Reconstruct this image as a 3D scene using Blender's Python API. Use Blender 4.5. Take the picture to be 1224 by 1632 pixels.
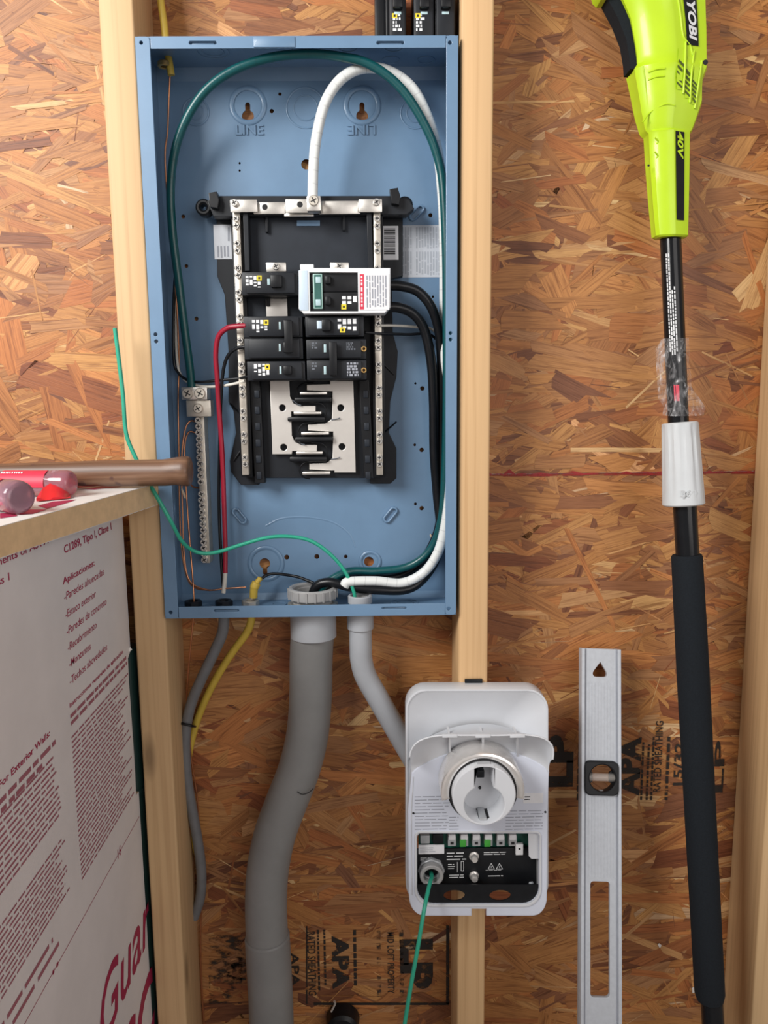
import bpy, bmesh, math, random
import numpy as np
from mathutils import Vector, Matrix

for o in list(bpy.data.objects): bpy.data.objects.remove(o)
SC = bpy.context.scene
COL = SC.collection
rnd = random.Random(7)

# ------------------------------------------------------------------ camera
ZO = 1.05                      # height of the panel's lower edge above the floor
F = 1250.0
CAM = np.array([0.2599, -0.9544, 0.2715 + ZO])
PITCH, YAW, ROLL = 0.1472, 0.0140, -0.0100
_cy, _sy, _cp, _sp = math.cos(YAW), math.sin(YAW), math.cos(PITCH), math.sin(PITCH)
_r = np.array([_cy, -_sy, 0.0]); _f = np.array([_sy*_cp, _cy*_cp, -_sp]); _u = np.cross(_r, _f)
CR = math.cos(ROLL)*_r + math.sin(ROLL)*_u
CU = -math.sin(ROLL)*_r + math.cos(ROLL)*_u
CF = _f
cd = bpy.data.cameras.new('camera'); cam = bpy.data.objects.new('camera', cd); COL.objects.link(cam)
cd.sensor_fit = 'VERTICAL'; cd.sensor_height = 36.0; cd.lens = F*36.0/1632.0
cd.clip_start = 0.02
cam.matrix_world = Matrix(((CR[0], CU[0], -CF[0], CAM[0]), (CR[1], CU[1], -CF[1], CAM[1]),
                           (CR[2], CU[2], -CF[2], CAM[2]), (0, 0, 0, 1)))
SC.camera = cam

# ------------------------------------------------------------------ light
W = bpy.data.worlds.new('world'); SC.world = W; W.use_nodes = True
W.node_tree.nodes['Background'].inputs[0].default_value = (1.0, 0.89, 0.84, 1)
W.node_tree.nodes['Background'].inputs[1].default_value = 0.22
def area(name, loc, target, sx, sy, power, color):
    l = bpy.data.lights.new(name, 'AREA'); l.shape = 'RECTANGLE'; l.size = sx; l.size_y = sy
    l.energy = power; l.color = color
    o = bpy.data.objects.new(name, l); COL.objects.link(o); o.location = loc
    o.rotation_euler = (Vector(target)-Vector(loc)).to_track_quat('-Z', 'Y').to_euler()
    return o
area('daylight_opening', (-0.88, -1.22, 2.20), (0.05, 0.09, 1.62), 0.75, 0.75, 33, (1.0, 0.98, 0.95))
area('right_fill', (1.65, -2.5, 1.75), (0.2, 0.0, 1.1), 2.0, 1.6, 19, (1.0, 0.95, 0.92))  # added soft fill to brighten right-facing surfaces, not a known source
SC.view_settings.view_transform = 'Standard'; SC.view_settings.look = 'None'
SC.view_settings.exposure = 0.42; SC.view_settings.gamma = 1.0; SC.view_settings.use_curve_mapping = False

# ------------------------------------------------------------------ helpers
def P(px, py, Y):
    d = CF + CR*((px-612.0)/F) + CU*((816.0-py)/F)
    t = (Y-CAM[1])/d[1]
    return Vector(CAM + d*t)
def MPP(px, py, Y):                       # metres per pixel there
    return float((np.array(P(px, py, Y))-CAM) @ CF)/F
ROOT = {}
def tag(o, label=None, cat=None, group=None, kind=None):
    if label: o['label'] = label
    if cat: o['category'] = cat
    if group: o['group'] = group
    if kind: o['kind'] = kind
    return o
def thing(name, label, cat, loc, group=None, kind=None):
    o = bpy.data.objects.new(name, None); COL.objects.link(o); o.location = loc
    o.empty_display_size = 0.02
    ROOT[o] = Vector(loc)
    return tag(o, label, cat, group, kind)
def link(name, me, mat, parent=None, loc=None, smooth=35):
    """me has world coordinates; re-based on the thing's origin"""
    if parent is not None: org = ROOT[parent]
    else:
        if loc is None:
            c = np.empty(len(me.vertices)*3); me.vertices.foreach_get('co', c); c = c.reshape(-1, 3)
            loc = ((c[:, 0].min()+c[:, 0].max())/2, (c[:, 1].min()+c[:, 1].max())/2, c[:, 2].min())
        org = Vector(loc)
    me.transform(Matrix.Translation(-org))
    if smooth:
        me.shade_smooth()
        me.set_sharp_from_angle(angle=math.radians(smooth))
    if mat is not None: me.materials.append(mat)
    o = bpy.data.objects.new(name, me); COL.objects.link(o); ROOT[o] = org
    if parent is not None: o.parent = parent
    else: o.location = org
    return o
def inst(name, me, pos, parent, rot=(0, 0, 0), scale=None):
    """shared mesh placed at a world position under a parent"""
    o = bpy.data.objects.new(name, me); COL.objects.link(o)
    o.parent = parent; o.location = Vector(pos)-ROOT[parent]; o.rotation_euler = rot
    if scale: o.scale = scale
    ROOT[o] = ROOT[parent]
    return o
def raw(v, f):
    me = bpy.data.meshes.new('m'); me.from_pydata([tuple(x) for x in v], [], f); me.update(); return me
def bmdone(bm):
    bmesh.ops.recalc_face_normals(bm, faces=bm.faces[:])
    me = bpy.data.meshes.new('m'); bm.to_mesh(me); bm.free(); return me
def bm_box(bm, x0, x1, y0, y1, z0, z1, bev=0, seg=2):
    r = bmesh.ops.create_cube(bm, size=1.0)
    vs = r['verts']
    bmesh.ops.scale(bm, vec=(abs(x1-x0), abs(y1-y0), abs(z1-z0)), verts=vs)
    bmesh.ops.translate(bm, vec=((x0+x1)/2, (y0+y1)/2, (z0+z1)/2), verts=vs)
    if bev:
        es = list({e for v in vs for e in v.link_edges})
        bmesh.ops.bevel(bm, geom=es, offset=bev, segments=seg, affect='EDGES', profile=0.5)
def box(name, x0, x1, y0, y1, z0, z1, mat, parent=None, bev=0.0):
    bm = bmesh.new(); bm_box(bm, x0, x1, y0, y1, z0, z1, bev)
    return link(name, bmdone(bm), mat, parent)
def rect(x0, y0, x1, y1, Y):
    a, b, c, d = P(x0, y0, Y), P(x1, y0, Y), P(x0, y1, Y), P(x1, y1, Y)
    return ((a.x+c.x)/2, (b.x+d.x)/2, (c.z+d.z)/2, (a.z+b.z)/2)      # X0 X1 Z0 Z1
def pbox(name, x0, y0, x1, y1, Yf, Yb, mat, parent=None, bev=0.0):
    X0, X1, Z0, Z1 = rect(x0, y0, x1, y1, Yf)
    return box(name, X0, X1, Yf, Yb, Z0, Z1, mat, parent, bev)
def rrect(x0, z0, x1, z1, r, n=6):
    o = []
    for cx, cz, a in ((x1-r, z1-r, 0), (x0+r, z1-r, 90), (x0+r, z0+r, 180), (x1-r, z0+r, 270)):
        for k in range(n+1):
            t = math.radians(a+90*k/n); o.append((cx+r*math.cos(t), cz+r*math.sin(t)))
    return o
def circ(cx, cz, r, n=24, rz=None):
    rz = rz or r
    return [(cx+r*math.cos(2*math.pi*k/n), cz+rz*math.sin(2*math.pi*k/n)) for k in range(n)]
def plate_mesh(outs, y0, y1, bev=0.0):
    """outlines in X,Z (first outer, others holes), front y0, back y1, with real thickness"""
    cu = bpy.data.curves.new('c', 'CURVE'); cu.dimensions = '2D'; cu.fill_mode = 'BOTH'
    bev = min(bev, abs(y1-y0)/2*0.98)
    cu.extrude = abs(y1-y0)/2-bev; cu.bevel_depth = bev; cu.bevel_resolution = 1; cu.offset = -bev
    for pts in outs:
        s = cu.splines.new('POLY'); s.points.add(len(pts)-1); s.use_cyclic_u = True
        for p, q in zip(s.points, pts): p.co = (q[0], q[1], 0, 1)
    o = bpy.data.objects.new('c', cu); COL.objects.link(o)
    bpy.context.view_layer.update()
    me = bpy.data.meshes.new_from_object(o.evaluated_get(bpy.context.evaluated_depsgraph_get()))
    bpy.data.objects.remove(o); bpy.data.curves.remove(cu)
    ym = (y0+y1)/2
    me.transform(Matrix(((1, 0, 0, 0), (0, 0, -1, ym), (0, 1, 0, 0), (0, 0, 0, 1))))
    me.materials.clear()
    return me
def plate(name, outs, y0, y1, mat, parent=None, bev=0.0):
    return link(name, plate_mesh(outs, y0, y1, bev), mat, parent)
def pxs(pts, Y): return [(P(a, b, Y).x, P(a, b, Y).z) for a, b in pts]
def catmull(pts, n=8):
    pts = [Vector(p) for p in pts]
    if len(pts) < 3: return pts
    q = [pts[0]*2-pts[1]]+pts+[pts[-1]*2-pts[-2]]
    out = []
    for i in range(1, len(q)-2):
        a, b, c, d = q[i-1], q[i], q[i+1], q[i+2]
        for k in range(n):
            t = k/n
            out.append(0.5*((2*b)+(c-a)*t+(2*a-5*b+4*c-d)*t*t+(3*b-a-3*c+d)*t*t*t))
    out.append(pts[-1]); return out
def sweep_mesh(path, rad, seg=12, cap=True):
    n = len(path); rads = rad if isinstance(rad, (list, tuple)) else [rad]*n
    T = [(path[min(i+1, n-1)]-path[max(i-1, 0)]).normalized() for i in range(n)]
    up = Vector((0, -1, 0))
    if abs(T[0].dot(up)) > 0.9: up = Vector((1, 0, 0))
    N = (up-T[0]*up.dot(T[0])).normalized()
    v, f = [], []
    for i in range(n):
        N = (N-T[i]*N.dot(T[i])).normalized(); B = T[i].cross(N)
        for k in range(seg):
            a = 2*math.pi*k/seg
            v.append(path[i]+(N*math.cos(a)+B*math.sin(a))*rads[i])
    for i in range(n-1):
        for k in range(seg):
            k2 = (k+1) % seg
            f.append((i*seg+k, i*seg+k2, (i+1)*seg+k2, (i+1)*seg+k))
    if cap:
        f.append(tuple(range(seg-1, -1, -1))); f.append(tuple(range((n-1)*seg, n*seg)))
    me = raw(v, f)
    uv = me.uv_layers.new(name='UVMap')
    L = [0.0]
    for i in range(1, n): L.append(L[-1]+(path[i]-path[i-1]).length)
    for lp in me.loops:
        vi = lp.vertex_index; uv.data[lp.index].uv = (L[vi//seg]*100, (vi % seg)/seg)
    bm = bmesh.new(); bm.from_mesh(me); bmesh.ops.recalc_face_normals(bm, faces=bm.faces[:]); bm.to_mesh(me); bm.free()
    return me
def tube(name, pts, r, mat, parent=None, n=8, seg=12):
    """pts are (px, py, Y)"""
    path = catmull([P(*p) for p in pts], n)
    return link(name, sweep_mesh(path, r, seg), mat, parent, smooth=60)
def wtube(name, pts, r, mat, parent=None, n=8, seg=12):
    return link(name, sweep_mesh(catmull(pts, n), r, seg), mat, parent, smooth=60)
def lathe_mesh(prof, seg=28, axis='Y', c=(0, 0, 0)):
    """profile (r, h) revolved about an axis through c; h along +axis"""
    v, f = [], []
    for r, h in prof:
        for k in range(seg):
            a = 2*math.pi*k/seg; x, y = r*math.cos(a), r*math.sin(a)
            if axis == 'Y': p = (x, h, y)
            elif axis == 'Z': p = (x, y, h)
            else: p = (h, x, y)
            v.append((p[0]+c[0], p[1]+c[1], p[2]+c[2]))
    for i in range(len(prof)-1):
        for k in range(seg):
            k2 = (k+1) % seg
            f.append((i*seg+k, i*seg+k2, (i+1)*seg+k2, (i+1)*seg+k))
    f.append(tuple(range(seg))); f.append(tuple((len(prof)-1)*seg+k for k in range(seg)))
    me = raw(v, f)
    bm = bmesh.new(); bm.from_mesh(me)
    bmesh.ops.remove_doubles(bm, verts=bm.verts[:], dist=1e-7)
    bmesh.ops.recalc_face_normals(bm, faces=bm.faces[:]); bm.to_mesh(me); bm.free()
    return me
def ring_prof(r0, r1, h0, h1):            # closed hollow ring
    return None
def ring_mesh(r0, r1, h0, h1, axis='Y', c=(0, 0, 0), seg=28, bev=0.0):
    b = bev
    prof = [(r0, h0+b), (r0+b, h0), (r1-b, h0), (r1, h0+b), (r1, h1-b), (r1-b, h1), (r0+b, h1), (r0, h1-b)] if b else [(r0, h0), (r1, h0), (r1, h1), (r0, h1)]
    v, f = [], []; m = len(prof)
    for r, h in prof:
        for k in range(seg):
            a = 2*math.pi*k/seg; x, y = r*math.cos(a), r*math.sin(a)
            p = (x, h, y) if axis == 'Y' else ((x, y, h) if axis == 'Z' else (h, x, y))
            v.append((p[0]+c[0], p[1]+c[1], p[2]+c[2]))
    for i in range(m):
        j = (i+1) % m
        for k in range(seg):
            k2 = (k+1) % seg
            f.append((i*seg+k, i*seg+k2, j*seg+k2, j*seg+k))
    me = raw(v, f)
    bm = bmesh.new(); bm.from_mesh(me); bmesh.ops.recalc_face_normals(bm, faces=bm.faces[:]); bm.to_mesh(me); bm.free()
    return me
def loft(name, rings, mat, parent=None, closed=True, cap=True, smooth=40):
    m = len(rings[0]); v = [p for r in rings for p in r]; f = []
    for i in range(len(rings)-1):
        for k in range(m if closed else m-1):
            k2 = (k+1) % m
            f.append((i*m+k, i*m+k2, (i+1)*m+k2, (i+1)*m+k))
    if cap and closed:
        f.append(tuple(range(m))); f.append(tuple((len(rings)-1)*m+k for k in range(m)))
    me = raw(v, f)
    bm = bmesh.new(); bm.from_mesh(me); bmesh.ops.recalc_face_normals(bm, faces=bm.faces[:]); bm.to_mesh(me); bm.free()
    return link(name, me, mat, parent, smooth=smooth)
def solid(o, t, off=0.0):
    m = o.modifiers.new('s', 'SOLIDIFY'); m.thickness = t; m.offset = off; return o
XV, ZV = Vector((1, 0, 0)), Vector((0, 0, 1))
def text(name, s, O, U, V, w, h, mat, parent, shear=0.0, bold=0.0, depth=0.0, mirror=False):
    """lettering fitted to w x h, centred on O, reading along U with V up"""
    cu = bpy.data.curves.new('t', 'FONT'); cu.body = s; cu.size = 1.0; cu.shear = shear; cu.offset = bold
    cu.extrude = depth; cu.resolution_u = 3
    o = bpy.data.objects.new('t', cu); COL.objects.link(o); bpy.context.view_layer.update()
    me = bpy.data.meshes.new_from_object(o.evaluated_get(bpy.context.evaluated_depsgraph_get()))
    bpy.data.objects.remove(o); bpy.data.curves.remove(cu); me.materials.clear()
    c = np.empty(len(me.vertices)*3); me.vertices.foreach_get('co', c); c = c.reshape(-1, 3)
    lo, hi = c.min(0), c.max(0)
    if h is None: h = w*(hi[1]-lo[1])/(hi[0]-lo[0])
    if w is None: w = h*(hi[0]-lo[0])/(hi[1]-lo[1])
    a = (c[:, 0]-(lo[0]+hi[0])/2)/(hi[0]-lo[0])*w; b = (c[:, 1]-(lo[1]+hi[1])/2)/(hi[1]-lo[1])*h
    if mirror: a = -a
    Nn = U.cross(V)
    q = np.array(O)[None]+a[:, None]*np.array(U)[None]+b[:, None]*np.array(V)[None]+c[:, 2:3]*np.array(Nn)[None]
    me.vertices.foreach_set('co', q.ravel()); me.update()
    return link(name, me, mat, parent, smooth=0)
def patches(name, quads, mat, parent):
    """flat print: list of 4-point quads joined"""
    v, f = [], []
    for q in quads:
        f.append(tuple(range(len(v), len(v)+len(q)))); v += q
    return link(name, raw(v, f), mat, parent, smooth=0)
def scribble(name, O, U, V, w, h, lines, mat, parent, fill=0.5, wl=(3, 9), seed=1, ragged=0.2):
    """unreadable small print: rows of word-length dashes on the plane O,U,V (O lower left)"""
    r = random.Random(seed); q = []
    lh = h/lines; ch = lh*0.5
    for i in range(lines):
        b = h-(i+1)*lh+lh*(1-fill)/2; t = b+lh*fill
        x = 0.0; end = w*(1-ragged*r.random())
        while x < end:
            l = ch*r.uniform(*wl); l = min(l, end-x)
            if l > ch*0.4: q.append([O+U*x+V*b, O+U*(x+l)+V*b, O+U*(x+l)+V*t, O+U*x+V*t])
            x += l+ch*r.uniform(0.6, 1.2)
    return patches(name, q, mat, parent)
def pscrib(name, x0, y0, x1, y1, Y, lines, mat, parent, vertical=0, **k):
    X0, X1, Z0, Z1 = rect(x0, y0, x1, y1, Y)
    if vertical == 0: return scribble(name, Vector((X0, Y, Z0)), XV, ZV, X1-X0, Z1-Z0, lines, mat, parent, **k)
    if vertical == 1: return scribble(name, Vector((X1, Y, Z0)), ZV, -XV, Z1-Z0, X1-X0, lines, mat, parent, **k)
    return scribble(name, Vector((X0, Y, Z1)), -ZV, XV, Z1-Z0, X1-X0, lines, mat, parent, **k)

# ------------------------------------------------------------------ materials
def NT(name):
    m = bpy.data.materials.new(name); m.use_nodes = True
    nt = m.node_tree; b = nt.nodes['Principled BSDF']
    return m, nt, b
def ramp(nt, fac, stops):
    r = nt.nodes.new('ShaderNodeValToRGB'); e = r.color_ramp.elements
    while len(e) < len(stops): e.new(0.5)
    for el, (p, c) in zip(e, stops): el.position = p; el.color = (*c, 1)
    nt.links.new(fac, r.inputs[0]); return r.outputs[0]
def noise(nt, vec, scale, detail=3, rough=0.5, dist=0.0):
    n = nt.nodes.new('ShaderNodeTexNoise'); n.inputs['Scale'].default_value = scale
    n.inputs['Detail'].default_value = detail; n.inputs['Roughness'].default_value = rough
    n.inputs['Distortion'].default_value = dist
    if vec is not None: nt.links.new(vec, n.inputs['Vector'])
    return n.outputs['Fac']
def mapping(nt, src, scale=(1, 1, 1), rot=(0, 0, 0)):
    m = nt.nodes.new('ShaderNodeMapping'); m.inputs['Scale'].default_value = scale; m.inputs['Rotation'].default_value = rot
    nt.links.new(src, m.inputs['Vector']); return m.outputs[0]
def coord(nt, which='Object'):
    return nt.nodes.new('ShaderNodeTexCoord').outputs[which]
def mixc(nt, fac, a, b, mode='MIX'):
    m = nt.nodes.new('ShaderNodeMix'); m.data_type = 'RGBA'; m.blend_type = mode
    for s, x in ((m.inputs[0], fac), (m.inputs[6], a), (m.inputs[7], b)):
        if isinstance(x, (int, float)): s.default_value = x
        elif isinstance(x, tuple): s.default_value = (*x, 1)
        else: nt.links.new(x, s)
    return m.outputs[2]
def bump(nt, b, h, strength=0.2, dist=0.001):
    n = nt.nodes.new('ShaderNodeBump'); n.inputs['Strength'].default_value = strength; n.inputs['Distance'].default_value = dist
    nt.links.new(h, n.inputs['Height']); nt.links.new(n.outputs[0], b.inputs['Normal'])
def simple(name, col, rough=0.5, metal=0.0, var=0.08, scale=60.0, bmp=0.0, spec=0.5, coat=0.0):
    if max(col) < 0.035: spec = min(spec, 0.3)
    m, nt, b = NT(name)
    n = noise(nt, coord(nt), scale, 4, 0.6)
    lo = tuple(max(0, c*(1-var)) for c in col); hi = tuple(min(1, c*(1+var)) for c in col)
    nt.links.new(ramp(nt, n, [(0.3, lo), (0.7, hi)]), b.inputs['Base Color'])
    b.inputs['Roughness'].default_value = rough; b.inputs['Metallic'].default_value = metal
    b.inputs['Specular IOR Level'].default_value = spec; b.inputs['Coat Weight'].default_value = coat
    if bmp: bump(nt, b, n, bmp, 0.0006)
    return m
M = {}
M['steel'] = simple('blue_grey_paint', (0.136, 0.238, 0.372), 0.38, 0.0, 0.05, 22, 0.03, 0.5, 0.15)
M['steel_dark'] = simple('shadow_gap_black', (0.012, 0.012, 0.014), 0.8)
M['tin'] = simple('tinned_metal', (0.70, 0.68, 0.64), 0.34, 0.85, 0.08, 120)
M['tin2'] = simple('dull_tin', (0.62, 0.58, 0.51), 0.42, 0.8, 0.12, 90)
M['bus'] = simple('plated_bus_metal', (0.66, 0.635, 0.60), 0.42, 0.55, 0.05, 40)
M['brass'] = simple('brass', (0.70, 0.46, 0.18), 0.35, 0.9, 0.1, 100)
M['copper'] = simple('bare_copper', (0.62, 0.27, 0.14), 0.35, 0.9, 0.15, 100)
M['blk'] = simple('black_plastic', (0.007, 0.008, 0.010), 0.40, 0, 0.2, 80, 0.03)
M['blk2'] = simple('charcoal_plastic', (0.011, 0.0135, 0.018), 0.45, 0, 0.15, 60, 0.03)
M['deck'] = simple('slate_plastic', (0.016, 0.021, 0.030), 0.5, 0, 0.12, 50, 0.02)
M['white'] = simple('white_plastic', (0.80, 0.82, 0.84), 0.4, 0, 0.03, 40)
M['paper'] = simple('white_label_paper', (0.74, 0.75, 0.78), 0.6, 0, 0.04, 60)
M['greylabel'] = simple('pale_grey_label', (0.56, 0.59, 0.64), 0.5, 0, 0.06, 60)
M['ink'] = simple('black_ink', (0.02, 0.02, 0.022), 0.7)
M['greyink'] = simple('grey_ink', (0.30, 0.32, 0.37), 0.7)
M['whiteink'] = simple('white_ink', (0.72, 0.74, 0.76), 0.6)
M['midink'] = simple('mid_grey_ink', (0.40, 0.43, 0.48), 0.7)
M['dimink'] = simple('dim_grey_ink', (0.12, 0.135, 0.16), 0.6)
M['yellow'] = simple('yellow_print', (0.75, 0.60, 0.03), 0.5)
M['redink'] = simple('red_print', (0.62, 0.03, 0.07), 0.5)
M['teal'] = simple('teal_window', (0.045, 0.13, 0.115), 0.25, 0, 0.1, 80)
M['tealframe'] = simple('pale_teal_frame', (0.30, 0.48, 0.44), 0.4)
M['iceblue'] = simple('pale_blue_plastic', (0.56, 0.68, 0.80), 0.4, 0, 0.03)
M['tick'] = simple('pale_tick', (0.42, 0.58, 0.62), 0.4)
M['blackwire'] = simple('black_wire_jacket', (0.007, 0.008, 0.010), 0.30, 0, 0.2, 90, 0.0, 0.5)
M['redwire'] = simple('red_wire_jacket', (0.30, 0.009, 0.028), 0.35, 0, 0.1)
M['greenwire'] = simple('bright_green_jacket', (0.025, 0.36, 0.235), 0.35, 0, 0.06)
M['greywire'] = simple('grey_cable_jacket', (0.15, 0.155, 0.165), 0.45, 0, 0.1)
M['yellowwire'] = simple('yellow_cable_jacket', (0.56, 0.40, 0.06), 0.45, 0, 0.08)
M['whitewire'] = simple('white_wire_jacket', (0.62, 0.60, 0.54), 0.45)
def taped(name, col, colb, k):
    m, nt, b = NT(name)
    uv = coord(nt, 'UV'); w = nt.nodes.new('ShaderNodeTexWave'); w.inputs['Scale'].default_value = k
    w.wave_profile = 'SAW'; w.inputs['Distortion'].default_value = 2.0; w.inputs['Detail'].default_value = 1.0
    mp = mapping(nt, uv, (1, 0.9, 1)); nt.links.new(mp, w.inputs['Vector'])
    nt.links.new(ramp(nt, w.outputs['Fac'], [(0.0, colb), (0.12, col), (1.0, col)]), b.inputs['Base Color'])
    b.inputs['Roughness'].default_value = 0.33
    bump(nt, b, w.outputs['Fac'], 0.35, 0.0012)
    return m
M['greencable'] = taped('dark_green_jacket', (0.003, 0.072, 0.080), (0.003, 0.058, 0.064), 0.16)
M['whitetape'] = taped('white_tape_wrap', (0.74, 0.77, 0.76), (0.55, 0.57, 0.57), 0.22)
M['pvc'] = simple('grey_pvc', (0.21, 0.212, 0.21), 0.42, 0, 0.10, 14, 0.02)
M['pvc2'] = simple('pale_grey_pvc', (0.37, 0.39, 0.42), 0.36, 0, 0.05, 30)
M['pvc3'] = simple('grey_pvc_bushing', (0.33, 0.33, 0.33), 0.45, 0, 0.08, 60)
M['charger'] = simple('satin_white_plastic', (0.62, 0.64, 0.675), 0.36, 0, 0.02, 30)
M['charger_panel'] = simple('lilac_white_plastic', (0.63, 0.67, 0.77), 0.42, 0, 0.02, 30)
M['chrome'] = simple('brushed_chrome', (0.86, 0.84, 0.82), 0.26, 0.7, 0.05, 80)
M['pcb'] = simple('green_circuit_board', (0.01, 0.10, 0.07), 0.45)
M['term'] = simple('grey_terminal', (0.42, 0.44, 0.46), 0.35, 0.2)
M['greentag'] = simple('green_tag', (0.05, 0.33, 0.04), 0.5)
M['alu'] = simple('brushed_aluminium', (0.47, 0.50, 0.545), 0.5, 0.15, 0.06, 160, 0.05)
M['lime'] = simple('lime_green_plastic', (0.50, 0.73, 0.016), 0.36, 0, 0.03, 30, 0, 0.5, 0.1)
M['vent_shade'] = simple('painted_vent_shade', (0.07, 0.10, 0.012), 0.7)  # dark tone painted in for the shade inside the vent slots
M['lime_dark'] = simple('lime_vent_recess', (0.36, 0.52, 0.012), 0.5, 0, 0.05)
M['tubeblack'] = simple('gloss_black_tube', (0.008, 0.009, 0.011), 0.16, 0, 0.1, 50, 0, 0.5)
M['foam'] = simple('black_foam_grip', (0.007, 0.010, 0.014), 0.9, 0, 0.2, 500, 0.3)
M['collar'] = simple('pale_grey_collar', (0.60, 0.63, 0.65), 0.42, 0, 0.03, 40)
M['hammerhead'] = simple('dark_steel', (0.10, 0.10, 0.11), 0.4, 0.9)
M['foamedge'] = simple('tan_foam_core', (0.70, 0.49, 0.28), 0.9, 0, 0.10, 70, 0.6)
M['facer'] = simple('grey_foil_facer', (0.74, 0.71, 0.71), 0.45, 0.0, 0.05, 12, 0.03)
M['facertop'] = simple('white_facer', (0.74, 0.72, 0.70), 0.6, 0, 0.04, 20)
M['fineprint'] = simple('faded_crimson_print', (0.34, 0.115, 0.15), 0.6, 0, 0.08)
M['print'] = simple('crimson_print', (0.36, 0.016, 0.07), 0.6, 0, 0.06)
M['packet'] = simple('red_foil_packet', (0.66, 0.02, 0.03), 0.22, 0.1, 0.08, 40)
M['bottle'] = simple('dark_green_plastic', (0.012, 0.035, 0.032), 0.3, 0, 0.15, 30)
M['scrap'] = simple('pale_scrap', (0.62, 0.50, 0.36), 0.7)
M['scrapw'] = simple('white_flake', (0.75, 0.72, 0.68), 0.7)
# clear plastics
def clear(name, col, rough, trans):
    m, nt, b = NT(name)
    b.inputs['Base Color'].default_value = (*col, 1); b.inputs['Roughness'].default_value = rough
    b.inputs['Transmission Weight'].default_value = trans; b.inputs['IOR'].default_value = 1.45
    return m
M['acetate'] = clear('clear_pink_acetate', (0.66, 0.40, 0.50), 0.12, 0.75)
m, nt, b = NT('crumpled_clear_film')
b.inputs['Base Color'].default_value = (0.9, 0.9, 0.92, 1); b.inputs['Roughness'].default_value = 0.08
n = noise(nt, mapping(nt, coord(nt), (110, 110, 45)), 1.0, 3, 0.6, 1.5)
nt.links.new(ramp(nt, n, [(0.46, (0.03,)*3), (0.56, (0.14,)*3), (0.64, (0.22,)*3), (0.70, (0.75,)*3)]), b.inputs['Alpha'])
bump(nt, b, n, 0.8, 0.004); M['film'] = m
# vial window
m, nt, b = NT('clear_vial'); b.inputs['Base Color'].default_value = (0.8, 0.75, 0.7, 1); b.inputs['Alpha'].default_value = 0.25
b.inputs['Roughness'].default_value = 0.1; M['vial'] = m
# pine
def pine(name, base, dark):
    m, nt, b = NT(name)
    oc = coord(nt)
    g = noise(nt, mapping(nt, oc, (150, 150, 2.2)), 1.0, 3, 0.55, 0.4)
    c = ramp(nt, g, [(0.25, dark), (0.5, base), (0.8, tuple(min(1, x*1.1) for x in base))])
    big = noise(nt, mapping(nt, oc, (14, 14, 1.3)), 1.0, 2, 0.5)
    c = mixc(nt, 0.30, c, ramp(nt, big, [(0.3, dark), (0.7, base)]))
    kn = nt.nodes.new('ShaderNodeTexVoronoi'); kn.inputs['Scale'].default_value = 1.0
    nt.links.new(mapping(nt, oc, (14, 14, 4.2)), kn.inputs['Vector'])
    kf = ramp(nt, kn.outputs['Distance'], [(0.06, (0.75,)*3), (0.16, (0.0,)*3)])
    c = mixc(nt, kf, c, tuple(x*0.42 for x in dark))
    nt.links.new(c, b.inputs['Base Color']); b.inputs['Roughness'].default_value = 0.62
    bump(nt, b, g, 0.15, 0.0006)
    return m
M['pine'] = pine('pine_lumber', (0.68, 0.45, 0.235), (0.50, 0.29, 0.13))
M['pine2'] = pine('pale_pine_lumber', (0.60, 0.405, 0.215), (0.46, 0.285, 0.14))
# hammer wood
m, nt, b = NT('worn_hickory')
g = noise(nt, mapping(nt, coord(nt), (4, 110, 110)), 1.0, 4, 0.6, 0.6)
c = ramp(nt, g, [(0.25, (0.06, 0.028, 0.016)), (0.55, (0.155, 0.080, 0.046)), (0.8, (0.27, 0.16, 0.10))])
st = noise(nt, coord(nt), 45, 2, 0.5); c = mixc(nt, ramp(nt, st, [(0.66, (0,)*3), (0.72, (0.8,)*3)]), c, (0.06, 0.025, 0.03))
nt.links.new(c, b.inputs['Base Color']); b.inputs['Roughness'].default_value = 0.42; M['hickory'] = m
# OSB strands
m, nt, b = NT('osb_strand_wood')
at = nt.nodes.new('ShaderNodeAttribute'); at.attribute_name = 'tone'
sep = nt.nodes.new('ShaderNodeSeparateColor'); nt.links.new(at.outputs['Color'], sep.inputs[0])
uv = coord(nt, 'UV')
g1 = noise(nt, mapping(nt, uv, (4.0, 260, 1)), 1.0, 4, 0.6, 0.9)
g2 = noise(nt, mapping(nt, uv, (12.0, 1100, 1)), 1.0, 2, 0.5, 0.2)
c = ramp(nt, sep.outputs[0], [(0.0, (0.155, 0.050, 0.022)), (0.22, (0.30, 0.115, 0.042)), (0.55, (0.46, 0.205, 0.066)), (0.8, (0.58, 0.30, 0.105)), (1.0, (0.74, 0.50, 0.26))])
c = mixc(nt, 0.85, c, ramp(nt, g1, [(0.34, (0.50, 0.40, 0.32)), (0.50, (1, 1, 1)), (0.62, (1.0, 1.0, 1.0)), (0.75, (1.18, 1.2, 1.22))]), 'MULTIPLY')
c = mixc(nt, 0.5, c, ramp(nt, g2, [(0.36, (0.58, 0.5, 0.44)), (0.58, (1, 1, 1))]), 'MULTIPLY')
hue = ramp(nt, sep.outputs[1], [(0.0, (1.05, 0.82, 0.72)), (0.3, (1.0, 1.0, 0.92)), (0.7, (1.0, 1.02, 1.0)), (1.0, (0.86, 0.94, 1.25))])
c = mixc(nt, 0.9, c, hue, 'MULTIPLY')
blot = noise(nt, coord(nt), 26, 4, 0.6)
c = mixc(nt, ramp(nt, blot, [(0.55, (0,)*3), (0.8, (0.45,)*3)]), c, (0.26, 0.10, 0.04))
nt.links.new(c, b.inputs['Base Color']); b.inputs['Roughness'].default_value = 0.55
bump(nt, b, g1, 0.35, 0.0012); M['strand'] = m
m, nt, b = NT('osb_core')
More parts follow.
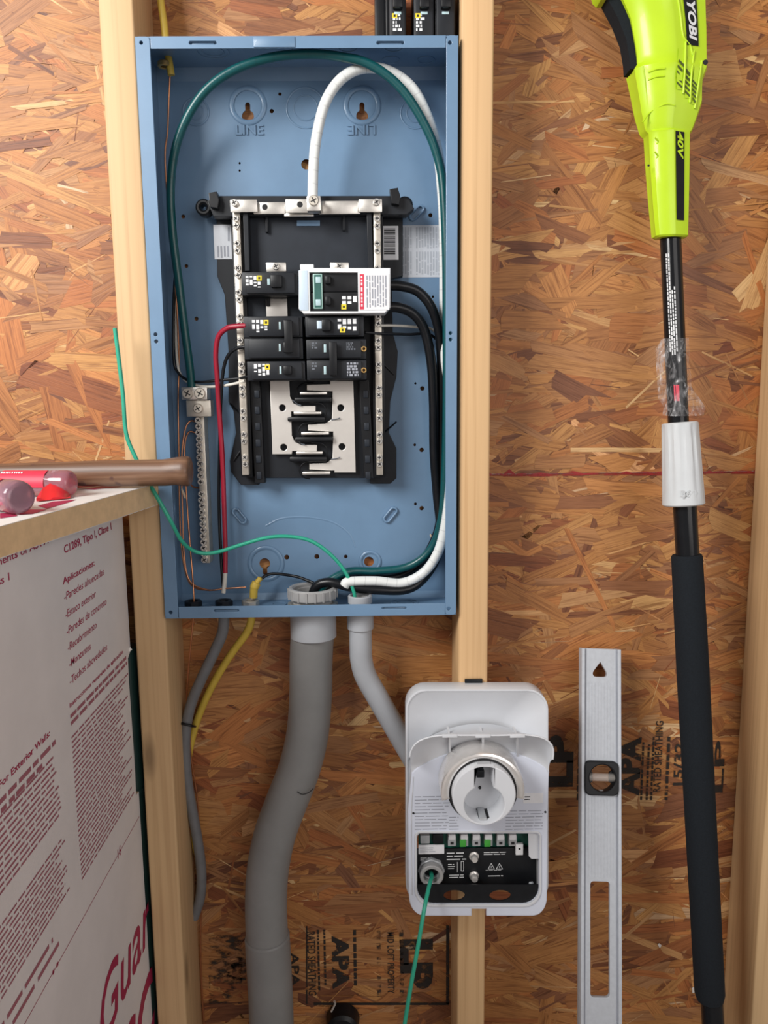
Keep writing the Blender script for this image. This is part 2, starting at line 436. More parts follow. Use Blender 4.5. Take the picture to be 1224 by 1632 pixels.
oc = coord(nt)
c = ramp(nt, noise(nt, mapping(nt, oc, (25, 25, 70)), 1.0, 5, 0.65, 1.2), [(0.3, (0.15, 0.055, 0.025)), (0.55, (0.40, 0.19, 0.075)), (0.75, (0.58, 0.33, 0.15))])
nt.links.new(c, b.inputs['Base Color']); b.inputs['Roughness'].default_value = 0.6; M['osb'] = m
def worn(name, col, lo, hi, scale):
    m, nt, b = NT(name); b.inputs['Base Color'].default_value = (*col, 1); b.inputs['Roughness'].default_value = 0.6
    n = noise(nt, mapping(nt, coord(nt), (scale, scale, scale*2.0)), 1.0, 4, 0.7)
    nt.links.new(ramp(nt, n, [(lo, (0,)*3), (hi, (0.95,)*3)]), b.inputs['Alpha']); return m
M['stamp'] = worn('worn_black_stamp', (0.018, 0.014, 0.012), 0.30, 0.44, 55)
M['stampfaint'] = worn('faint_black_stamp', (0.03, 0.022, 0.018), 0.48, 0.62, 50)
M['redline'] = worn('red_edge_paint', (0.30, 0.014, 0.016), 0.30, 0.55, 45)
m, nt, b = NT('concrete')
c = ramp(nt, noise(nt, coord(nt), 9, 6, 0.6), [(0.3, (0.22, 0.21, 0.20)), (0.7, (0.33, 0.32, 0.30))])
nt.links.new(c, b.inputs['Base Color']); b.inputs['Roughness'].default_value = 0.85; M['concrete'] = m

# ================================================================== SETTING
YW = 0.089                                     # face of the sheathing
joint_z = (P(800, 756, YW).z+P(1200, 752, YW).z)/2
wall = thing('wall_back', 'orange brown strand board sheathing behind the wooden studs', None, (0.26, YW, 0), kind='structure')
up_ = box('sheathing_sheet', -1.2, 1.7, YW, YW+0.012, joint_z+0.0008, 2.5, M['osb'], wall)
lo_ = box('sheathing_sheet', -1.2, 1.7, YW, YW+0.012, 0.0, joint_z-0.0008, M['osb'], wall)
fl = box('floor', -2.2, 2.7, -2.6, 0.12, -0.05, 0.0, M['concrete']); tag(fl, 'grey concrete floor below the wall', None, kind='structure')

def strands(N, x0, x1, z0, z1, seed):
    r = np.random.default_rng(seed)
    L = np.clip(np.exp(r.normal(math.log(0.074), 0.50, N)), 0.014, 0.17)
    w = np.clip(np.exp(r.normal(math.log(0.0160), 0.55, N)), 0.0018, 0.038)
    w = np.minimum(w, L*0.6)
    sl = r.random(N) < 0.20; w[sl] *= 0.25; fine = r.random(N) < 0.16; w[fine] = r.uniform(0.0006, 0.0016, fine.sum()); L[fine] *= 0.6
    ang = r.normal(0, 0.36, N); big = r.random(N) < 0.18; ang[big] = r.uniform(-1.45, 1.45, big.sum())
    cx = r.uniform(x0, x1, N); cz = r.uniform(z0, z1, N)
    tone = np.clip(r.normal(0.50, 0.135, N), 0, 1); tone[fine] = r.choice([0.12, 0.2, 0.3, 0.75, 0.9], fine.sum())
    d = r.random(N); tone[d < 0.10] = r.uniform(0.04, 0.26, (d < 0.10).sum()); tone[d > 0.95] = r.uniform(0.70, 1.0, (d > 0.95).sum())
    tone[sl & (d > 0.72)] = r.uniform(0.7, 1.0, (sl & (d > 0.72)).sum())
    yb = YW-0.0002-0.0022*np.arange(N)/N
    # local outline: 8 points with slanted, ragged ends
    hl, hw = L/2, w/2
    s0, s1 = r.normal(0, 0.9, N)*hw, r.normal(0, 0.9, N)*hw
    k = lambda s: r.normal(0, s, N)*hw
    px = np.stack([-hl-s0, -hl*0.3, hl*0.35, hl-s1, hl+k(0.35), hl+s1, hl*0.3, -hl*0.35, -hl+s0, -hl+k(0.35)], 1)
    pz = np.stack([-hw, -hw*(1+r.normal(0, .10, N)), -hw*(1+r.normal(0, .10, N)), -hw*(0.9+r.normal(0, .12, N)), k(0.2), hw*(0.9+r.normal(0, .12, N)), hw*(1+r.normal(0, .1, N)), hw*(1+r.normal(0, .1, N)), hw, k(0.2)], 1)
    K = px.shape[1]
    c, s = np.cos(ang)[:, None], np.sin(ang)[:, None]
    X = cx[:, None]+px*c-pz*s; Z = cz[:, None]+px*s+pz*c
    tl = r.normal(0, 0.0045, N)[:, None]*(px/0.05)*0.02+r.normal(0, 0.012, N)[:, None]*pz*0.6
    Y = np.minimum(yb[:, None]+np.clip(tl, -0.0006, 0.0006), YW-0.0001)
    keep = np.abs(cz-joint_z) > 0.0
    co = np.stack([X, Y, Z], 2).reshape(-1, 3)
    co[:, 2] = np.clip(co[:, 2], 0.003, 2.49)
    # no strand bridges the joint between sheets
    up = np.repeat(cz > joint_z, K)
    co[:, 2] = np.where(up, np.maximum(co[:, 2], joint_z+0.0012), np.minimum(co[:, 2], joint_z-0.0012))
    me = bpy.data.meshes.new('strands')
    me.vertices.add(N*K); me.vertices.foreach_set('co', co.ravel())
    me.loops.add(N*K); me.loops.foreach_set('vertex_index', np.arange(N*K, dtype=np.int32))
    me.polygons.add(N); me.polygons.foreach_set('loop_start', np.arange(N, dtype=np.int32)*K)
    me.polygons.foreach_set('loop_total', np.full(N, K, dtype=np.int32))
    me.update(calc_edges=True)
    ca = me.color_attributes.new('tone', 'FLOAT_COLOR', 'CORNER')
    col = np.ones((N*K, 4)); col[:, 0] = np.repeat(tone, K); col[:, 1] = np.repeat(r.random(N), K)
    ca.data.foreach_set('color', col.ravel())
    u = me.uv_layers.new(name='UVMap')
    off = r.uniform(0, 40, (N, 2))
    q = np.stack([px*3+off[:, :1], pz*1+off[:, 1:]], 2).reshape(-1, 2)
    u.data.foreach_set('uv', q.ravel())
    return me
st = link('wood_strands', strands(32000, -0.62, 1.15, ZO-0.95, ZO+0.98, 3), M['strand'], wall, smooth=0)
tag(st, 'pressed wood strands of many browns', kind='stuff')
# red painted joint between the sheets
q = []; r_ = random.Random(5); x = -0.6
while x < 1.15:
    l = r_.uniform(0.008, 0.03); a = r_.uniform(0.0016, 0.0042); b_ = r_.uniform(0.0012, 0.0034)
    if r_.random() < 0.12: a += 0.006
    yy = YW-0.0029
    q.append([Vector((x, yy, joint_z-b_)), Vector((x+l, yy, joint_z-b_)), Vector((x+l, yy, joint_z+0.0008)), Vector((x+l*0.5, yy, joint_z+a)), Vector((x, yy, joint_z+0.0008))]); x += l
tag(patches('edge_paint', q, M['redline'], wall), 'red paint along the sheet joint')
# stamps printed on the sheathing
YS = YW-0.0032
def pt(px, py, Y=YS): return P(px, py, Y)
def vtext(s, cx, cy, hpx, wpx, mat, down=True, bold=0.02, name='stamp_lettering'):
    k = MPP(cx, cy, YS)
    U, V = (-ZV, XV) if down else (ZV, -XV)
    return text(name, s, pt(cx, cy), U, V, wpx*k, hpx*k, mat, wall, bold=bold)
vtext('LP', 664, 1537, 52, 88, M['stamp'], True, 0.06)
vtext('APA', 543, 1534, 27, 94, M['stamp'], True, 0.05)
vtext('RATED SHEATHING', 497, 1536, 13, 112, M['stamp'], bold=0.01)
vtext('MID LOFT PROPERTY', 623, 1535, 11, 108, M['stamp'], bold=0.01)
for cx, w in ((508, 4), (518, 4), (566, 6), (604, 8), (640, 8)):
    pscrib('stamp_lettering', cx-w/2, 1482, cx+w/2, 1590, YS, 1, M['stamp' if w < 8 else 'stampfaint'], wall, vertical=2, fill=0.8, wl=(1.5, 5), seed=cx)
patches('stamp_lettering', [[pt(a, d), pt(c_, d), pt(c_, b_), pt(a, b_)] for a, b_, c_, d in ((711, 1475, 716, 1600), (500, 1598, 716, 1602), (488, 1476, 490, 1600))], M['stamp'], wall)
vtext('APA', 470, 1545, 14, 60, M['stamp'])
patches('stamp_lettering', [[pt(a, d), pt(c_, d), pt(c_, b_), pt(a, b_)] for a, b_, c_, d in ((333, 1490, 386, 1600), (362, 1520, 392, 1562))], M['stampfaint'], wall)
vtext('LP', 893, 1213, 42, 88, M['stamp'], False, 0.06)
vtext('APA', 1003, 1222, 36, 100, M['stamp'], False, 0.05)
vtext('RATED SHEATHING', 1049, 1206, 12, 120, M['stamp'], False, 0.01)
vtext('15/32', 1082, 1218, 16, 72, M['stamp'], False)
vtext('LP', 1146, 1222, 16, 88, M['stamp'], False)
for cx, w in ((1024, 4), (1033, 4), (1040, 4), (1064, 6), (924, 8)):
    pscrib('stamp_lettering', cx-w/2, 1165, cx+w/2, 1275, YS, 1, M['stamp'], wall, vertical=1, fill=0.8, wl=(1.5, 5), seed=cx)

# ------------------------------------------------------------------ studs
def stud(x0, x1, mat, label):
    bm = bmesh.new(); bm_box(bm, x0, x1, 0.0, YW-0.0033, 0.0, 2.45, 0.003, 3)
    o = link('wall_stud', bmdone(bm), mat, loc=((x0+x1)/2, 0.044, 0)); return tag(o, label, 'stud', 'wall studs')
stud(-0.0405, -0.0015, M['pine2'], 'wooden wall stud on the left side of the grey electrical panel')
SRX = P(733, 500, 0).x, P(783, 500, 0).x
stud(SRX[0], SRX[1], M['pine'], 'wooden wall stud between electrical panel and lime green tool, charger mounted on it')
SFX = P(1203, 700, YW).x
stud(SFX, SFX+0.039, M['pine2'], 'wooden wall stud right of the black foam tool grip')

# ================================================================== ENCLOSURE
PW, PH = 0.362, 0.6713
YF, YB = -0.006, 0.0800                       # lip front, outer back
Z0, Z1 = ZO, ZO+PH
pan = thing('electrical_panel', 'open blue grey steel electrical panel box between two studs', 'electrical panel', (PW/2, 0.04, Z0))
Yb = 0.0785                                   # inner face of the back
def keyhole(px, py, s=1.0, down=False):
    c = P(px, py, Yb); k = MPP(px, py, Yb)
    R, rr, L = 9.5*k*s, 4.0*k*s, 17*k*s
    pts = []
    for i in range(20):
        a = math.radians(115+310*i/19); pts.append((R*math.cos(a), R*math.sin(a)))
    for i in range(8):
        a = math.radians(180*i/7); pts.append((rr*math.cos(a), L+rr*math.sin(a)))
    if down: pts = [(-x, -z) for x, z in pts]
    return [(c.x+x, c.z+z-5*k*(0 if down else 1)) for x, z in pts]
def pcirc(px, py, rpx, Y, n=16):
    c = P(px, py, Y); return circ(c.x, c.z, rpx*MPP(px, py, Y), n)
holes = [keyhole(395, 180), keyhole(577, 180), keyhole(422, 898, 0.9, True), pcirc(588, 895, 8, Yb), pcirc(488, 262, 8, Yb)]
for a, b_, r in ((433, 177, 3.4), (446, 150, 2.6), (292, 345, 3.2), (297, 424, 3), (313, 508, 3.2), (686, 343, 3.4), (673, 619, 3.6), (672, 717, 3.6), (672, 810, 3.6),
                 (662, 611, 1.8), (661, 709, 2.2), (662, 803, 2.4), (382, 260, 1.8), (382, 272, 1.8), (457, 888, 4), (505, 887, 4), (551, 887, 3), (690, 473, 2)):
    holes.append(pcirc(a, b_, r, Yb, 12))
plate('back_plate', [rrect(0.0, Z0, PW, Z1, 0.002, 2)]+holes, Yb, YB, M['steel'], pan, 0.0)
t = 0.0016
box('side_wall', 0, t, YF+0.001, Yb, Z0, Z1, M['steel'], pan)
box('side_wall', PW-t, PW, YF+0.001, Yb, Z0, Z1, M['steel'], pan)
def wall_plate(name, z, holes):               # horizontal sheet with holes in X,Y
    me = plate_mesh([[(t, YF+0.001), (PW-t, YF+0.001), (PW-t, Yb), (t, Yb)]]+holes, -t/2, t/2)
    # plate_mesh maps (a,b)->(a, *, b): turn to lie flat
    me.transform(Matrix(((1, 0, 0, 0), (0, 0, 1, 0), (0, -1, 0, z), (0, 0, 0, 1))))
    return link(name, me, M['steel'], pan)
BIGC = P(499, 950, 0.045); SMC = P(574, 957, 0.03)
GREYC = P(357, 958, 0.045); YELC = P(399, 955, 0.045)
wall_plate('top_wall', Z1-t/2, [circ(0.075, 0.045, 0.0, 3)] if False else [])
wall_plate('bottom_wall', Z0+t/2, [circ(BIGC.x, 0.038, 0.026, 24), circ(SMC.x, 0.026, 0.0125, 20), circ(GREYC.x, 0.045, 0.009, 16), circ(YELC.x, 0.045, 0.009, 16)])
# front lips with slots
LL, LR, LT, LB = 0.0165, 0.0135, 0.0130, 0.0150
def slot(px, py, w, h):
    c = P(px, py, YF); k = MPP(px, py, YF); return rrect(c.x-w*k/2, c.z-h*k/2, c.x+w*k/2, c.z+h*k/2, h*k/2.2, 4)
lip = lambda pts, hs: plate('front_lip', [pts]+hs, YF, YF+0.0015, M['steel'], pan, 0.0005)
lip(rrect(0, Z0, LL, Z1, 0.004, 4), [pcirc(225, 68, 2.8, YF), pcirc(248, 533, 3, YF), pcirc(249, 544, 3, YF), pcirc(272, 976, 3, YF)])
lip(rrect(PW-LR, Z0, PW, Z1, 0.004, 4), [pcirc(717, 68, 3, YF), pcirc(718, 531, 2.8, YF), pcirc(718, 541, 2.8, YF), pcirc(715, 970, 3, YF)])
lip([(LL+0.0006, Z1-LT), (PW-LR-0.0004, Z1-LT), (PW-LR-0.0004, Z1), (LL+0.0006, Z1)], [slot(323, 68, 44, 5), slot(622, 68, 44, 5)])
lip([(LL+0.0006, Z0), (PW-LR-0.0004, Z0), (PW-LR-0.0004, Z0+LB), (LL+0.0006, Z0+LB)], [slot(361, 973, 40, 4), slot(628, 969, 40, 4)])
for a, b_ in ((323, 68), (622, 68), (361, 973), (628, 969)):
    pbox('slot_tab', a-18, b_-1, a+18, b_+5, YF+0.004, YF+0.006, M['steel'], pan, 0.0004)
pbox('lip_weld', 404, 58, 470, 75, YF-0.0012, YF+0.0004, M['steel'], pan, 0.0005)
# folded strips along the back, top and bottom
for zA, zB in ((Z1-t, Z1-0.016), (Z0+t, Z0+0.010)):
    o = link('back_fold', raw([(t, Yb-0.004, zA), (PW-t, Yb-0.004, zA), (PW-t, Yb, zB), (t, Yb, zB), (t, Yb, zA), (PW-t, Yb, zA)], [(0, 1, 2, 3), (0, 1, 5, 4), (0, 3, 4), (1, 2, 5)]), M['steel'], pan)
# embossings round the fixings and knockout rings
def emboss(px, py, r0, r1, h=0.0018, Y=Yb):
    c = P(px, py, Y); k = MPP(px, py, Y)
    me = ring_mesh(r0*k, r1*k, Y-h, Y+0.0002, 'Y', (c.x, 0, c.z), 32, min(h*0.7, (r1-r0)*k*0.45)); return link('embossed_ring', me, M['steel'], pan, smooth=60)
for a in ((395, 168, 22, 30, .0015), (577, 168, 22, 30, .0015), (424, 898, 23, 29), (590, 895, 13, 18)): emboss(*a)
for a in ((487, 172, 29, 32, .0008), (487, 172, 18, 20, .0007), (312, 178, 19, 22, .001), (312, 178, 11, 13, .0008), (662, 180, 22, 25, .0008), (662, 180, 13, 15, .0007)): emboss(*a)
def obl(px, py, L, ang, w):
    c = P(px, py, Yb); k = MPP(px, py, Yb); out = []
    for s, (R) in ((1, w),):
        for i in range(10): a = math.radians(-90+180*i/9); out.append((L/2+R*math.cos(a), R*math.sin(a)))
        for i in range(10): a = math.radians(90+180*i/9); out.append((-L/2+R*math.cos(a), R*math.sin(a)))
    ca, sa = math.cos(math.radians(ang)), math.sin(math.radians(ang))
    return [(c.x+(x*ca-z*sa)*k, c.z+(x*sa+z*ca)*k) for x, z in out]
for px, py, ang in ((382, 822, -52), (622, 820, 50), (338, 338, -45), (664, 340, 45)):
    plate('lance_loop', [obl(px, py, 17, ang, 6.5), obl(px, py, 16, ang, 3.6)], Yb-0.004, Yb+0.0003, M['steel'], pan, 0.001)
tube('embossed_ridge', [(424, 838, Yb+.0017), (450, 826, Yb+.0017), (490, 824, Yb+.0017), (530, 832, Yb+.0017), (556, 850, Yb+.0017), (566, 872, Yb+.0017)], 0.0022, M['steel'], pan)
for s, px, fl_ in (('LINE', 398, False), ('LINE', 576, True)):
    k = MPP(px, 207, Yb); text('embossed_lettering', s, P(px, 207, Yb-0.0009), (-XV if fl_ else XV), (-ZV if fl_ else ZV), 44*k, 15*k, M['steel'], pan, bold=0.012, depth=0.05*0.02)
# knockouts on the top and bottom walls
for x, y, r in ((0.080, 0.030, 0.019), (0.080, 0.030, 0.013), (0.150, 0.055, 0.010), (0.185, 0.030, 0.014), (0.237, 0.020, 0.012), (0.255, 0.060, 0.010), (0.290, 0.020, 0.012), (0.288, 0.055, 0.011), (0.330, 0.055, 0.011), (0.12, 0.06, 0.009)):
    link('knockout_ring', ring_mesh(r-0.0016, r, Z1-t-0.0009, Z1-t+0.0002, 'Z', (x, y, 0), 28, 0.0004), M['steel'], pan, smooth=60)
for x, y, r in ((0.040, 0.045, 0.011), (0.135, 0.05, 0.010), (0.30, 0.05, 0.018), (0.30, 0.05, 0.012), (0.335, 0.03, 0.011)):
    link('knockout_ring', ring_mesh(r-0.0016, r, Z0+t-0.0002, Z0+t+0.0009, 'Z', (x, y, 0), 28, 0.0004), M['steel'], pan, smooth=60)
for z, y in ((Z0+0.06, 0.03), (Z0+0.13, 0.05), (Z1-0.11, 0.045)):
    link('knockout_ring', ring_mesh(0.0095, 0.011, t-0.0002, t+0.0008, 'X', (0, y, z), 28, 0.0003), M['steel'], pan, smooth=60)
# printed labels stuck on the back
lb = pbox('panel_label', 638, 359, 704, 442, Yb-0.0004, Yb, M['greylabel'], pan)
for i, (a, b_, c_, d) in enumerate(((640, 362, 657, 396), (662, 362, 702, 396), (640, 401, 657, 439), (662, 401, 702, 439))):
    pscrib('label_print', a, b_, c_, d, Yb-0.0006, 9 if c_-a > 20 else 4, M['midink'], lb, vertical=2, fill=0.55, seed=i, ragged=0.05)

# ------------------------------------------------------------------ screws (shared)
def screw_mesh(r, h, mat, slot_w=0.22):
    bm = bmesh.new()
    prof = [(r, 0), (r, -h*0.7), (r*0.85, -h), (r*0.78, -h)]
    me0 = lathe_mesh([(r, 0), (r, -h*0.65), (r*0.86, -h), (0.0001, -h)], 14, 'Y'); bm.from_mesh(me0)
    for a in (0.5, 0.5+math.pi/2):
        x, z = math.cos(a), math.sin(a); w = r*slot_w/2; L = r*0.62; y = -h-0.00012
        vs = [bm.verts.new(((x*s*L-z*w*q), y, (z*s*L+x*w*q))) for s, q in ((-1, -1), (1, -1), (1, 1), (-1, 1))]
        f = bm.faces.new(vs); f.material_index = 1
    me = bpy.data.meshes.new('screw'); bm.to_mesh(me); bm.free()
    me.materials.append(mat); me.materials.append(M['ink']); me.shade_smooth(); me.set_sharp_from_angle(angle=0.6)
    return me
SCREW = screw_mesh(0.0043, 0.0042, M['tin'], 0.3); SCREWB = screw_mesh(0.0062, 0.003, M['tin2']); SCREWS = screw_mesh(0.0039, 0.0030, M['tin'], 0.34)

# ================================================================== INTERIOR
itr = thing('breaker_interior', 'black breaker mounting interior with tin bus bars inside the panel', 'breaker interior', tuple(P(490, 770, 0.07)))
pl_ = lambda name, pts, y0, y1, mat, par=itr, bev=0.0008: plate(name, [pxs(pts, y0)], y0, y1, mat, par, bev)
pl_('base_moulding', [(345, 342), (642, 342), (642, 440), (624, 444), (626, 530), (634, 560), (632, 600), (622, 640), (620, 690), (632, 715), (632, 762), (622, 771), (590, 771), (590, 762), (412, 762), (412, 773), (384, 773), (368, 752), (366, 735), (376, 690), (372, 655), (364, 640), (364, 560), (358, 470), (346, 440)], 0.066, Yb, M['blk2'])
pl_('deck', [(388, 340), (590, 340), (594, 432), (594, 505), (392, 505)], 0.052, 0.066, M['deck'])
pl_('lower_deck', [(394, 505), (594, 505), (596, 762), (410, 762)], 0.058, 0.066, M['blk2'])
pl_('cross_beam', [(330, 320), (350, 312), (625, 312), (652, 318), (660, 332), (648, 342), (612, 342), (340, 345)], 0.040, 0.060, M['blk2'])
for px, py in ((341, 318), (630, 312)):
    pl_('beam_hook', [(px-9, py-11), (px+4, py-13), (px+8, py), (px+6, py+14), (px-6, py+12)], 0.030, 0.045, M['blk'])
for px, py in ((325, 331), (645, 327)):
    o = link('mounting_ear', ring_mesh(5*MPP(px, py, .05), 13*MPP(px, py, .05), 0.046, 0.064, 'Y', (P(px, py, .05).x, 0, P(px, py, .05).z), 20, 0.002), M['blk'], itr)
for x in (391, 588):
    pl_('side_rail', [(x-4, 335), (x+4, 335), (x+7, 432), (x-1, 432)], 0.034, 0.055, M['blk2'])
for px, py in ((425, 350), (548, 347)): pl_('deck_rib', [(px-2, py-14), (px+2, py-14), (px+2, py+20), (px-2, py+20)], 0.046, 0.053, M['blk2'])
pl_('deck_window', [(473, 351), (510, 351), (510, 360), (473, 360)], 0.0510, 0.0525, M['steel'])
for x0, x1 in ((400, 416), (574, 590)):
    pl_('rail_strip', [(x0-2, 606), (x1-2, 606), (x1+6, 770 if x0 < 500 else 762), (x0+6, 770 if x0 < 500 else 762)], 0.046, 0.062, M['blk'])
    for k_ in range(6):
        yy = 622+k_*26; xx = (x0+x1)/2+1+k_*0.7
        pbox('rail_notch', xx-4, yy, xx+4, yy+12, 0.0445, 0.047, M['deck'], itr, 0.0008)
for (a, b_), (c_, d) in ((((366, 643), (392, 668))), (((372, 735), (392, 706))), (((606, 575), (628, 597))), (((632, 672), (612, 690)))):
    tube('moulding_rib', [(a, b_, 0.065), (c_, d, 0.065)], 0.0012, M['blk'], itr, seg=6)
for px, py in ((492, 268),): pass
# stepped neutral strap
strap = [((367, 318, 410, 338), 0.028), ((404, 322, 455, 341), 0.033), ((455, 317, 512, 339), 0.027), ((508, 320, 574, 341), 0.033), ((572, 317, 609, 338), 0.028)]
for i, (rc, y) in enumerate(strap):
    pbox('neutral_strap', *rc, y, y+0.003, M['tin'], itr, 0.0007)
pbox('strap_clip', 453, 339, 500, 345, 0.034, 0.037, M['tin'], itr, 0.0005)
for px, py, y in ((374, 324, .028), (600, 323, .028)): inst('screw', SCREW, (P(px, py, y).x, y, P(px, py, y).z), itr)
for px, py, y in ((422, 330, .033), (478, 326, .027)):
    link('strap_hole', lathe_mesh([(0.0001, y-0.0002), (4.6*MPP(px, py, y), y-0.0002), (4.6*MPP(px, py, y), y+0.001)], 16, 'Y', (P(px, py, y).x, 0, P(px, py, y).z)), M['ink'], itr)
lug = pbox('neutral_lug', 489, 312, 511, 336, 0.012, 0.028, M['tin'], itr, 0.0008)
inst('screw', SCREWB, (P(500, 320, .012).x, 0.012, P(500, 320, .012).z), lug)
# neutral bars with their screws
NB = {}
for side, xt, xb in (('l', 376, 391.5), ('r', 600, 606)):
    a = P(xt, 338, 0.034); b_ = P(xb, 757, 0.034); X = (a.x+b_.x)/2
    bar = box('neutral_bar', X-0.0042, X+0.0042, 0.034, 0.044, b_.z, a.z, M['tin2'], itr, 0.0005); NB[side] = X
    box('bar_support', X-0.0075, X+0.0075, 0.0442, 0.066, b_.z-0.004, a.z, M['blk'], itr, 0.001)
    for k_ in range(11):
        zc = a.z-0.012-k_*(a.z-b_.z-0.03)/10
        for dz in (-0.0042, 0.0042):
            inst('screw', SCREWS, (X+rnd.uniform(-.0003, .0003), 0.034+rnd.uniform(0, .0008), zc+dz), bar, (0, rnd.uniform(0, 3), 0))
# bus plates and fingers
def bus(outline, holes, label):
    y = 0.050
    o = plate('bus_plate', [pxs(outline, y)]+[pcirc(a, b_, 5.5, y, 14) for a, b_ in holes], y, y+0.003, M['bus'], itr, 0.0006); return o
bus([(430, 607), (461, 607), (462, 632), (468, 643), (478, 647), (503, 647), (503, 656), (464, 656), (465, 694), (470, 704), (480, 709), (505, 709), (505, 719), (466, 719), (465, 724), (434, 724)], [(450, 650), (452, 713)], '')
bus([(526, 607), (563, 607), (567, 753), (533, 753), (533, 750), (493, 748), (493, 739), (520, 738), (530, 731), (531, 688), (491, 686), (491, 677), (518, 675), (529, 668), (530, 624), (489, 622), (489, 613), (526, 612)], [(543, 650), (545, 712)], '')
for x0, x1, y in ((478, 521, 627), (468, 512, 658.5), (480, 524, 691), (472, 514, 722), (482, 526, 754.5)):
    pbox('bus_stab', x0, y-2.2, x1, y+2.0, 0.040, 0.058, M['tin'], itr, 0.0006)
for x0, x1, y in ((489, 522, 632), (478, 512, 663), (490, 525, 695), (481, 515, 727)):
    pbox('stab_barrier', x0-20, y+1, x1+6, y+9, 0.043, 0.060, M['blk'], itr, 0.002)
for px, py, fx in ((476, 625, 1), (518, 656, -1), (478, 688, 1), (520, 720, -1), (480, 750, 1)):
    pts = [(px+fx*24, py-15, .047), (px+fx*6, py-13, .047), (px-fx*2, py-3, .047), (px+fx*2, py+9, .047), (px+fx*14, py+13, .047)]
    tube('serpentine_wall', pts, 0.0013, M['blk'], itr, seg=6)
for px, py, fx in ((466, 640, 1), (472, 703, 1), (527, 610, -1), (528, 672, -1), (528, 735, -1)):
    tube('lance_tab', [(px, py-3, .0495), (px+fx*-0+8, py+(4 if fx > 0 else -4), .0485), (px+14, py+(6 if fx > 0 else -6), .0475)], 0.0008, M['dimink'], itr, seg=6)
# exposed stab between breakers, clips above
pbox('bus_stab', 424, 476, 458, 505, 0.046, 0.050, M['bus'], itr, 0.0005)
pbox('stab_slot', 424, 476, 430, 488, 0.044, 0.047, M['ink'], itr, 0.0005)
for x0, x1 in ((424, 456), (526, 556)):
    c_ = pbox('line_clip', x0, 418, x1, 433, 0.030, 0.036, M['tin'], itr, 0.001)
    p = P((x0+x1)/2, 425, .030); inst('screw', SCREW, (p.x, 0.030, p.z), c_)
pbox('line_clip', 478, 421, 500, 430, 0.028, 0.034, M['white'], itr, 0.001)
# labels at the upper sides
l1 = pbox('side_label', 341, 358, 369, 413, 0.0655, 0.0662, M['greylabel'], itr)
pscrib('label_print', 345, 392, 366, 411, 0.0652, 4, M['greyink'], l1, vertical=2, seed=3)
patches('label_print', [[P(363, 384, .0652), P(366, 384, .0652), P(366, 362, .0652), P(363, 362, .0652)]], M['greyink'], l1)
l2 = pbox('side_label', 609, 360, 635, 414, 0.0655, 0.0662, M['paper'], itr)
qq = []; yy = 364
while yy < 408:
    h = rnd.choice((0.8, 1.2, 2.0)); qq.append([P(612, yy+h, .0652), P(630, yy+h, .0652), P(630, yy, .0652), P(612, yy, .0652)]); yy += h+rnd.choice((0.8, 1.2, 1.8))
patches('label_print', qq, M['ink'], l2)

# ================================================================== BREAKERS
YBK = 0.012
def breaker_body(t, x0, y0, x1, y1, poles, flip):
    X0, X1, Za, Zb = rect(x0, y0, x1, y1, YBK)
    n = poles; h = (Zb-Za)/n
    for i in range(n):
        za, zb = Zb-(i+1)*h+0.0003, Zb-i*h-0.0003
        bm = bmesh.new(); bm_box(bm, X0, X1, YBK+0.004, 0.046, za, zb, 0.0012)
        e = 0.006
        bm_box(bm, X0+(e if not flip else e*0.6), X1-(e*0.6 if not flip else e), YBK, YBK+0.0045, za+0.0016, zb-0.0016, 0.0008)
        link('case', bmdone(bm), M['blk2'], t)
    return X0, X1, Za, Zb
def toggle(t, px, py, w, h, mat=None, Y=YBK):
    X0, X1, Za, Zb = rect(px-w/2, py-h/2, px+w/2, py+h/2, Y)
    bm = bmesh.new(); bm_box(bm, X0, X1, Y-0.0062, Y+0.002, Za, Zb, 0.0012); return link('toggle', bmdone(bm), mat or M['blk'], t)
def blabel(t, x0, y0, x1, y1, seed, yel=None, vertical=2, lines=4, mat='whiteink', Y=YBK):
    pscrib('rating_print', x0, y0, x1, y1, Y-0.00025, lines, M[mat], t, vertical=vertical, fill=0.72, wl=(0.5, 2.6), seed=seed, ragged=0.45)
    if yel:
        a, b_ = yel; y = Y-0.0003
        patches('yellow_mark', [[P(a-4, b_+4, y), P(a+4, b_+4, y), P(a+4, b_-4, y), P(a-4, b_-4, y)]], M['yellow'], t)
        y -= 0.0002; patches('yellow_mark', [[P(a-1.6, b_+1.8, y), P(a+1.6, b_+1.8, y), P(a+1.6, b_-1.8, y), P(a-1.6, b_-1.8, y)]], M['ink'], t)
def tick(t, px, py, w, h, Y=YBK):
    pbox('indicator_window', px-w/2-3, py-h/2, px+w/2+2, py+h/2, Y-0.0002, Y+0.0005, M['ink'], t)
    pbox('indicator', px-w/2, py-h/2+1, px+w/2, py+h/2-1, Y-0.0007, Y+0.0003, M['tick'], t, 0.0002)
bk = lambda label, px, py: thing('circuit_breaker', label, 'circuit breaker', tuple(P(px, py, 0.03)), 'plug in circuit breakers')
t1 = bk('single black breaker at upper left, level with the white covered one', 430, 470)
breaker_body(t1, 384, 432, 474, 470, 1, False); toggle(t1, 441, 449, 18, 20); tick(t1, 428, 449, 4, 12); blabel(t1, 391, 440, 416, 463, 11, (413, 443))
t2 = bk('double black breaker on the left fed by the red wire', 435, 572)
breaker_body(t2, 388, 503, 482, 573, 2, False); blabel(t2, 401, 510, 427, 531, 12, (424, 514))
for yy in (519, 554): toggle(t2, 459, yy, 13, 17); tick(t2, 446, yy, 3, 14)
pbox('handle_tie', 453, 511, 466, 562, YBK-0.0085, YBK-0.0055, M['blk'], t2, 0.0008)
t3 = bk('single black breaker below the double one on the left, above the bare bus bars', 440, 607)
